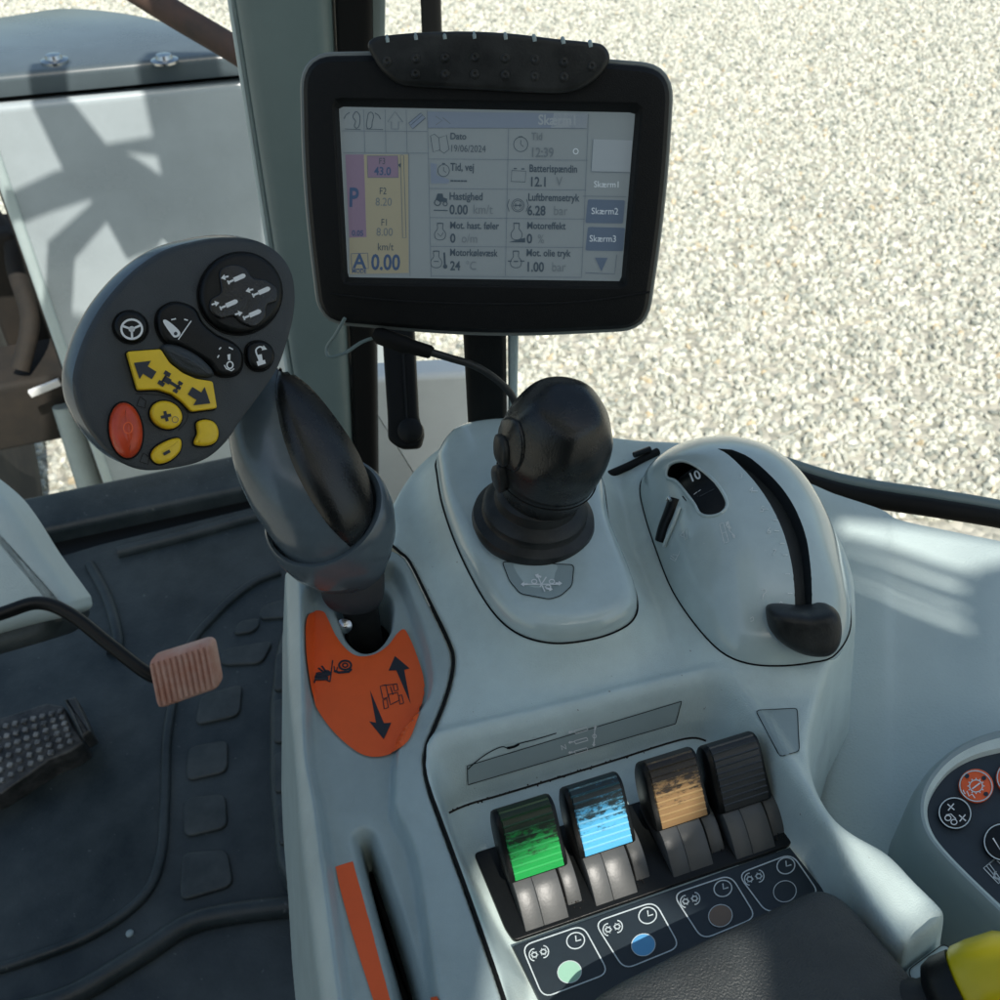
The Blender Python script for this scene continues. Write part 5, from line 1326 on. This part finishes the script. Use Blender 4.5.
sm_.ring(*c2([(336, 336)])[0], 3.0, 3.0, 1.2, M['s_ink']); sm_.ring(*c2([(360, 340)])[0], 2.0, 2.0, 1.0, M['s_ink']); sm_.poly(c2([(330, 326), (336, 308), (352, 308), (354, 320), (366, 324), (366, 334), (342, 334)]), M['s_ink']); PLn([(324, 360), (368, 361)], 1.1)
sm_.ring(*c2([(587, 345)])[0], 6.2, 6.4, 0.7, M['s_ink']); sm_.ring(*c2([(587, 345)])[0], 4.6, 4.8, 0.6, M['s_ink']); PLn([(560, 326), (554, 345), (560, 364)], 0.7); PLn([(614, 326), (620, 345), (613, 364)], 0.7); PLn([(576, 345), (598, 345)], 1.2); PLn([(580, 338), (580, 352)], 0.7); PLn([(594, 338), (594, 352)], 0.7)
def engine(x, y): 
    PLn(crv([(x - 8, y - 26), (x + 8, y - 26), (x + 8, y - 10), (x + 17, y + 4), (x + 14, y + 20), (x, y + 25), (x - 14, y + 20), (x - 17, y + 4), (x - 8, y - 10)], 3, True), 0.75, 's_ink', True)
    PLn([(x - 10, y - 27), (x + 10, y - 27)], 1.0)
engine(344, 428); PLn([(336, 432), (346, 442), (354, 430)], 0.7); engine(583, 428); sm_.poly(c2([(558, 460), (610, 446), (610, 461)]), M['s_ink'])
engine(332, 515); PLn([(324, 520), (340, 520)], 0.9); PLn([(357, 492), (359, 530)], 1.8); sm_.poly(ell(*c2([(360, 536)])[0], 2.2, 2.2), M['s_ink'])
engine(581, 515); PLn([(556, 519), (568, 519)], 1.1); PLn([(594, 519), (608, 519)], 1.1); PLn([(574, 520), (588, 520)], 1.2)
sm_.ring(*c2([(768, 176)])[0], 2.4, 2.6, 0.8, M['s_white']); sm_.lift = 1
PLn([(330, 66), (350, 80), (330, 94)], 0.8, 's_grey'); PLn([(352, 70), (376, 90)], 0.8, 's_grey')
sm_.build('display_content', sc_o)
# mount post behind, cable, plug
mp_t = thing('mount_post', P(485, 430, 0.60), 'dark upright post that carries the monitor', 'post')
def vpost(x0, x1, y0, y1, dpt, w_, mt, nm, par):
    """upright bar whose front face is seen between the given pixels, standing on a vertical plane"""
    oy = P((x0 + x1) / 2, (y0 + y1) / 2, dpt).y; n = Vector((0, -1, 0)); o_ = Vector((0, oy, 0))
    return oy
oy = P(485, 380, 0.600).y; pn = Vector((0, -1, 0)); po = Vector((0, oy, 0))
a0, a1, b0, b1 = onplane(462, 320, po, pn), onplane(506, 320, po, pn), onplane(468, 430, po, pn), onplane(507, 430, po, pn)
def bar(A0, A1, B0, B1, zt_, zb_, th, r, mt, nm, par):
    """vertical bar through two edge lines (A0-B0 left, A1-B1 right), from zt_ down to zb_, th deep behind"""
    def ex(a, b, z): t_ = (z - a.z) / (b.z - a.z); return a.lerp(b, t_)
    rg = []
    for z in (zb_, zt_):
        l, rr_ = ex(A0, B0, z), ex(A1, B1, z); w_ = (rr_ - l).length
        rg.append([Vector((l.x + q.x, l.y + q.y, z)) for q in rrect(0, 0, w_, th, r, 4)])
    return obj(nm, loft(rg), mt, par, sharp=40)
bar(a0, a1, b0, b1, a0.z + 0.02, Z0 - 0.01, 0.022, 0.004, M['bezel'], 'upright', mp_t)
obj('bracket', tube([P(487, 250, 0.575), P(486, 300, 0.585), P(485, 330, 0.595)], 0.012, 14), M['bezel'], mp_t)
a0, a1, b0, b1 = onplane(506, 320, po, pn), onplane(519, 320, po, pn), onplane(507, 430, po, pn), onplane(517, 430, po, pn)
mp2 = bar(a0 + Vector((0.001, 0.004, 0)), a1 + Vector((0, .004, 0)), b0 + Vector((0.001, .004, 0)), b1 + Vector((0, .004, 0)), a0.z + 0.02, Z0 - 0.01, 0.012, 0.002, M['cabpanel'], 'trim', mp_t)
cb_t = thing('monitor_cable', P(400, 340, 0.55), 'thin black cable with plug hanging below the monitor', 'cable')
obj('lead', tube(crv([P(345, 318, .54), P(336, 334, .545), P(327, 348, .55), P(330, 357, .55), P(345, 353, .55), P(362, 342, .55), P(380, 336, .55)], 8), 0.0010, 8), M['pillar'], cb_t)
obj('plug', tube([P(374, 333, .55), P(380, 336, .55), P(405, 345, .55), P(412, 347, .55), P(430, 352, .55), P(432, 353, .55)], [0.003, 0.0048, 0.0050, 0.0042, 0.0038, 0.003], 12), M['gap'], cb_t)
obj('lead', tube(crv([P(430, 352, .55), P(450, 358, .555), P(475, 366, .56), P(497, 380, .57), P(512, 396, .58), P(520, 418, .59)], 8), 0.0022, 10), M['rubber'], cb_t)

# ================================================================== PILLAR, SEAL, HANDLE
oy = 0.78; po = Vector((0, oy, 0))
pt_ = thing('cab_pillar', Vector((onplane(310, 470, po, pn).x, oy, 0.0)), 'grey green cab pillar left of the monitor', 'pillar')
a0, a1, b0, b1 = [onplane(x, y, po, pn) for x, y in ((232, 0), (330, 0), (298, 420), (350, 420))]
bar(a0, a1, b0, b1, 1.78, 0.0, 0.07, 0.012, M['pillar'], 'frame', pt_)
a0, a1, b0, b1 = [onplane(x, y, po + Vector((0, .01, 0)), pn) for x, y in ((226, 0), (236, 0), (292, 420), (300, 420))]
bar(a0, a1, b0, b1, 1.775, 0.001, 0.03, 0.004, M['cabpanel'], 'edge_highlight', pt_)  # pale bar stands for the highlight along the rounded pillar edge
a0, a1, b0, b1 = [onplane(x, y, po + Vector((0, .006, 0)), pn) for x, y in ((331, 0), (371, 0), (351, 430), (376, 430))]
bar(a0 + Vector((.002, 0, 0)), a1, b0 + Vector((.002, 0, 0)), b1, 1.775, 0.001, 0.03, 0.006, M['gap'], 'rubber_seal', pt_)
gl = thing('glass_edge', onplane(378, 20, po, pn) * 1.0, 'grey speckled glass edge strip right of the black pillar seal', 'trim')
a0, a1, b0, b1 = [onplane(x, y, po + Vector((0, .02, 0)), pn) for x, y in ((371, 0), (385, 0), (376, 430), (380, 430))]
bar(a0, a1, b0, b1, 1.77, 0.55, 0.006, 0.001, M['sticker'], 'strip', gl)
ph = thing('grab_post', P(430, 20, 0.72), 'narrow black upright bar above the monitor', 'post')
oy2 = P(430, 10, 0.72).y; po2 = Vector((0, oy2, 0))
a0, a1, b0, b1 = [onplane(x, y, po2, pn) for x, y in ((420, 0), (440, 0), (424, 100), (443, 100))]
bar(a0, a1, b0, b1, 1.76, 0.80, 0.02, 0.004, M['bezel'], 'bar', ph)
dh = thing('latch_bar', P(405, 430, 0.74), 'black hanging latch bar with rounded end beside the pillar', 'latch')
fh = Frame(P(405, 400, 0.72), RT, UP)
hq = rpoly([fh.px(x, y) for x, y in ((380, 300), (412, 300), (418, 418), (424, 432), (420, 448), (400, 449), (388, 440), (388, 420))], 0.004)
obj('lever', slab(fh, hq, -0.012, 0.004, 0.003), M['gap'], dh)
obj('edge', tube([fh.at(402, 335, 0.0045), fh.at(407, 420, 0.0045), fh.at(404, 438, 0.0045)], 0.0010, 8), M['bezel'], dh)
obj('end_boss', lathe(fh.at(412, 432, -0.010), fh.n, [(0.009, 0), (0.009, 0.016), (0.007, 0.018), (0, 0.019)], 28), M['bezel'], dh)

# ================================================================== OUTSIDE: body panels and machine parts
def tfp(p): return Vector(p)
# pale lower body panel seen between pillar and post
bp2 = thing('body_panel', P(430, 470, 1.15), 'pale painted body panel outside below the window', 'body panel')
fb = Frame(P(440, 430, 1.15), AX, Vector((0, 0, 1)))
obj('sheet', slab(fb, rpoly([fb.px(x, y) for x, y in ((352, 380), (500, 371), (520, 420), (520, 640), (352, 640))], 0.01), -0.03, 0.0, 0.008), M['palepanel'], bp2)
# housing in front of the windscreen
fa = G(0, 98, 0.46); fb_ = G(235, 75, 0.46)
ax2 = (fb_ - fa).normalized(); ax2.z = 0; ax2.normalize(); bx2 = Vector((-ax2.y, ax2.x, 0))
fbx = Frame(fa, ax2, CZ)      # front face frame, n points to -bx2 (towards the cab)
tk = thing('machine_housing', fa + ax2 * 0.2 + Vector((0, 0, -0.9)), 'large grey painted machine housing outside the windscreen', 'housing')
x0_ = fbx.px(0, 182).x; wtot = 0.62
obj('front_panel', slab(fbx, rrect(x0_, -0.92, wtot, -0.012, 0.02), -0.02, 0.0, 0.012), M['tank'], tk)
obj('gap_strip', slab(fbx, [Vector((x0_, -0.05)), Vector((wtot, -0.05)), Vector((wtot, 0.004)), Vector((x0_, 0.004))], -0.035, -0.022), M['gap'], tk, smooth=False)
obj('edge_bead', tube([fbx.pt(x0_ + 0.006, -0.90, 0.0), fbx.pt(x0_ + 0.006, -0.03, 0.0)], 0.010, 12), M['cabpanel'], tk)
obj('left_panel', slab(Frame(fbx.pt(x0_, 0, 0), -bx2, CZ), rrect(-0.45, -0.92, -0.022, -0.03, 0.01), 0.0, 0.012, 0.004), M['soil'], tk)
top_pl = []
frt = Frame(fa, ax2, bx2)
for x, y in crv([(-120, 108), (0, 97), (235, 74), (300, 66), (290, 80), (230, 62), (180, 42), (130, 29), (70, 24), (20, 31), (-60, 44), (-140, 60)], 5, True): top_pl.append(frt.px(x, y, 0.02))
hull = [frt.px(x, y, 0.0) for x, y in ((-140, 108), (0, 95), (236, 73), (320, 64))] + [frt.px(x, y, 0.0) for x, y in crv([(300, 95 - 22), (230, 58), (180, 41), (130, 29), (70, 24), (20, 31), (-60, 44), (-140, 60)], 5)][1:]
obj('lid', slab(frt, hull, -0.004, 0.03, 0.012, 4), M['tanklid'], tk, sharp=60)
for x, y in ((55, 62), (165, 62)):
    obj('bolt', lathe(frt.at(x, y, 0.030), CZ, [(0.022, 0), (0.022, 0.004), (0.014, 0.006), (0.012, 0.012), (0, 0.013)], 24), M['steel'], tk)
# rusty pipe
rp_t = thing('rusty_pipe', P(190, 30, 1.25), 'rusty brown pipe outside crossing the top left corner', 'pipe')
obj('pipe', tube(crv([P(40, -70, 1.22), P(120, -20, 1.23), P(178, 16, 1.24), P(232, 48, 1.25), P(300, 92, 1.27)], 6), 0.0165, 18), M['rust'], rp_t)
# front wheel and axle, dark, left of the housing
wc = P(-60, 330, 2.25)
ty = thing('front_tyre', Vector((wc.x, wc.y, GZ)), 'dark muddy tyre at the far left outside the cab', 'tyre')
rT = 0.62; wcz = Vector((wc.x - 0.42, wc.y + 0.35, GZ + rT))
tp = [(0.30, -0.20), (0.40, -0.22), (0.54, -0.21), (0.60, -0.17), (rT, -0.10), (rT + .01, 0), (rT, 0.10), (0.60, 0.17), (0.54, 0.21), (0.40, 0.22), (0.30, 0.20)]
obj('tread', lathe(wcz, AX, tp, 56), M['tyre'], ty)
obj('rim', lathe(wcz, AX, [(0.31, -0.12), (0.31, 0.12), (0.2, 0.06), (0.12, 0.14), (0, 0.14)], 40), M['soil'], ty)
ax_t = thing('axle_beam', P(20, 400, 2.2), 'dark muddy axle beam outside with a bright reflector stripe', 'axle')
ca = P(30, 395, 2.15)
obj('beam', box(P(10, 398, 2.25), AX * 0.28, CZ * 0.085, BX * 0.08, 0.02), M['soil'], ax_t)
obj('bracket', box(P(14, 290, 2.3), AX * 0.05, CZ * 0.16, BX * 0.05, 0.02), M['soil'], ax_t)
obj('hose', tube(crv([P(-20, 200, 2.25), P(10, 240, 2.2), P(16, 270, 2.18), P(30, 320, 2.15), P(20, 370, 2.15)], 6), 0.020, 12), M['soil'], ax_t)
obj('reflector', box(P(45, 388, 2.10), (AX * 1.0 + CZ * 0.25).normalized() * 0.034, CZ * 0.008, BX * 0.004, 0.003), M['reflector'], ax_t)
obj('strut', tube([P(66, 405, 2.2), P(95, 500, 2.3)], 0.03, 12), M['sticker'], ax_t)

# ================================================================== ADDED SHADE ROOF (outside the frame), holes cut to shape the sun patches
ZR = 1.80
def toroof(p): return (p + TOSUN * ((ZR - p.z) / TOSUN.z)).to_2d()
lit_main = [toroof(v) for v in (P(494, 868, .418), P(565, 832, .415), P(634, 800, .415), P(690, 786, .42), P(716, 778, .425), P(716, 815, .42), P(690, 838, .415), P(628, 862, .412), P(672, 900, .402), P(745, 932, .385), P(760, 1100, .34), P(470, 1100, .345))]
lit_side = [toroof(P(*q)) for q in ((838, 522, .63), (842, 583, .608), (900, 606, .60), (966, 633, .585), (963, 592, .60), (974, 569, .612), (1030, 556, .62), (1030, 546, .63), (900, 527, .63))]
lit_arm = [toroof(G(x, y, Z0)) for x, y in ((838, 822), (866, 838), (925, 892), (936, 915), (905, 930), (880, 898), (850, 862))]
rf = thing('cab_shade_roof', Vector((0, -0.3, ZR)), 'unseen flat roof panel added for shade, holes cut to shape the sun patches', 'roof')
outer_r = [Vector((-0.35, -0.88)), Vector((1.05, -0.88)), Vector((1.05, 0.02)), Vector((0.24, 0.02)), Vector((0.22, 0.42)), Vector((-0.35, 0.42))]  # outline notched so that sun reaches the pale body panel
loops = [outer_r, ccw(lit_main)[::-1], ccw(lit_side)[::-1], ccw(lit_arm)[::-1]]
tri = geometry.tessellate_polygon([[Vector((p.x, p.y, 0)) for p in l] for l in loops])
allp = [p for l in loops for p in l]
obj('panel', ([Vector((p.x, p.y, ZR)) for p in allp], tri), M['palepanel'], rf, smooth=False)
for (x0, y0, d0, x1, y1, d1), w_ in (((836, 548, .62, 980, 600, .60), .006), ((836, 562, .615, 980, 622, .595), .004), ((838, 532, .625, 985, 575, .605), .005), ((838, 573, .61, 970, 636, .59), .003)):  # added bars that break the side patch into faint light streaks
    a_, b_ = toroof(P(x0, y0, d0)), toroof(P(x1, y1, d1)); obj('streak_bar', tube([(a_.x, a_.y, ZR - 0.01), (b_.x, b_.y, ZR - 0.01)], w_, 8), M['palepanel'], rf)
rw_t = thing('cab_rear_shade_wall', Vector((0.2, -1.0, 0.0)), 'unseen dark wall added behind the camera to block sky light', 'wall')  # added only to darken the fill light from behind
obj('panel', box(Vector((0.2, -1.0, 0.86)), (1.0, 0, 0), (0, 0, 0.86), (0, 0.02, 0), 0.01), M['black'], rw_t)
# flat slabs (outside the frame) shaped to cast the mirror shadow on the housing
mr = thing('mirror_shadow_slabs', fbx.pt(0.1, 0, 0) + TOSUN * 1.15, 'unseen flat slabs cut to cast the mirror shadow on the housing', 'mirror')
def shade(pxs, d=1.15):
    pts = [onplane(x, y, fbx.o, fbx.n) + TOSUN * d for x, y in pxs]; return [fbx.px(0, 0)] and [Vector(((p - fs.o).dot(fs.u), (p - fs.o).dot(fs.v))) for p in pts]
fs = Frame(fbx.o + TOSUN * 1.15, ax2, CZ)
def sh2(pts): return shade([(x / 1.924, y / 1.924) for x, y in pts])
obj('arm', slab(fs, sh2([(40, 60), (120, 55), (130, 190), (205, 285), (262, 312), (310, 345), (378, 372), (368, 425), (325, 445), (300, 480), (245, 500), (190, 400), (125, 335), (60, 200)]), -0.006, 0.0), M['black'], mr, smooth=False)  # this and the bracket slabs follow shadow outlines only
obj('bracket', slab(fs, sh2([(195, 300), (300, 282), (400, 262), (520, 250), (520, 430), (440, 415), (405, 350), (375, 290), (300, 312)]), -0.014, -0.008), M['black'], mr, smooth=False)
obj('bracket', slab(fs, sh2([(20, 405), (110, 362), (200, 340), (215, 395), (100, 432), (20, 465)]), -0.022, -0.016), M['black'], mr, smooth=False)
obj('bracket', slab(fs, sh2([(100, 505), (190, 425), (225, 445), (150, 530), (140, 700), (90, 700)]), -0.030, -0.024), M['black'], mr, smooth=False)
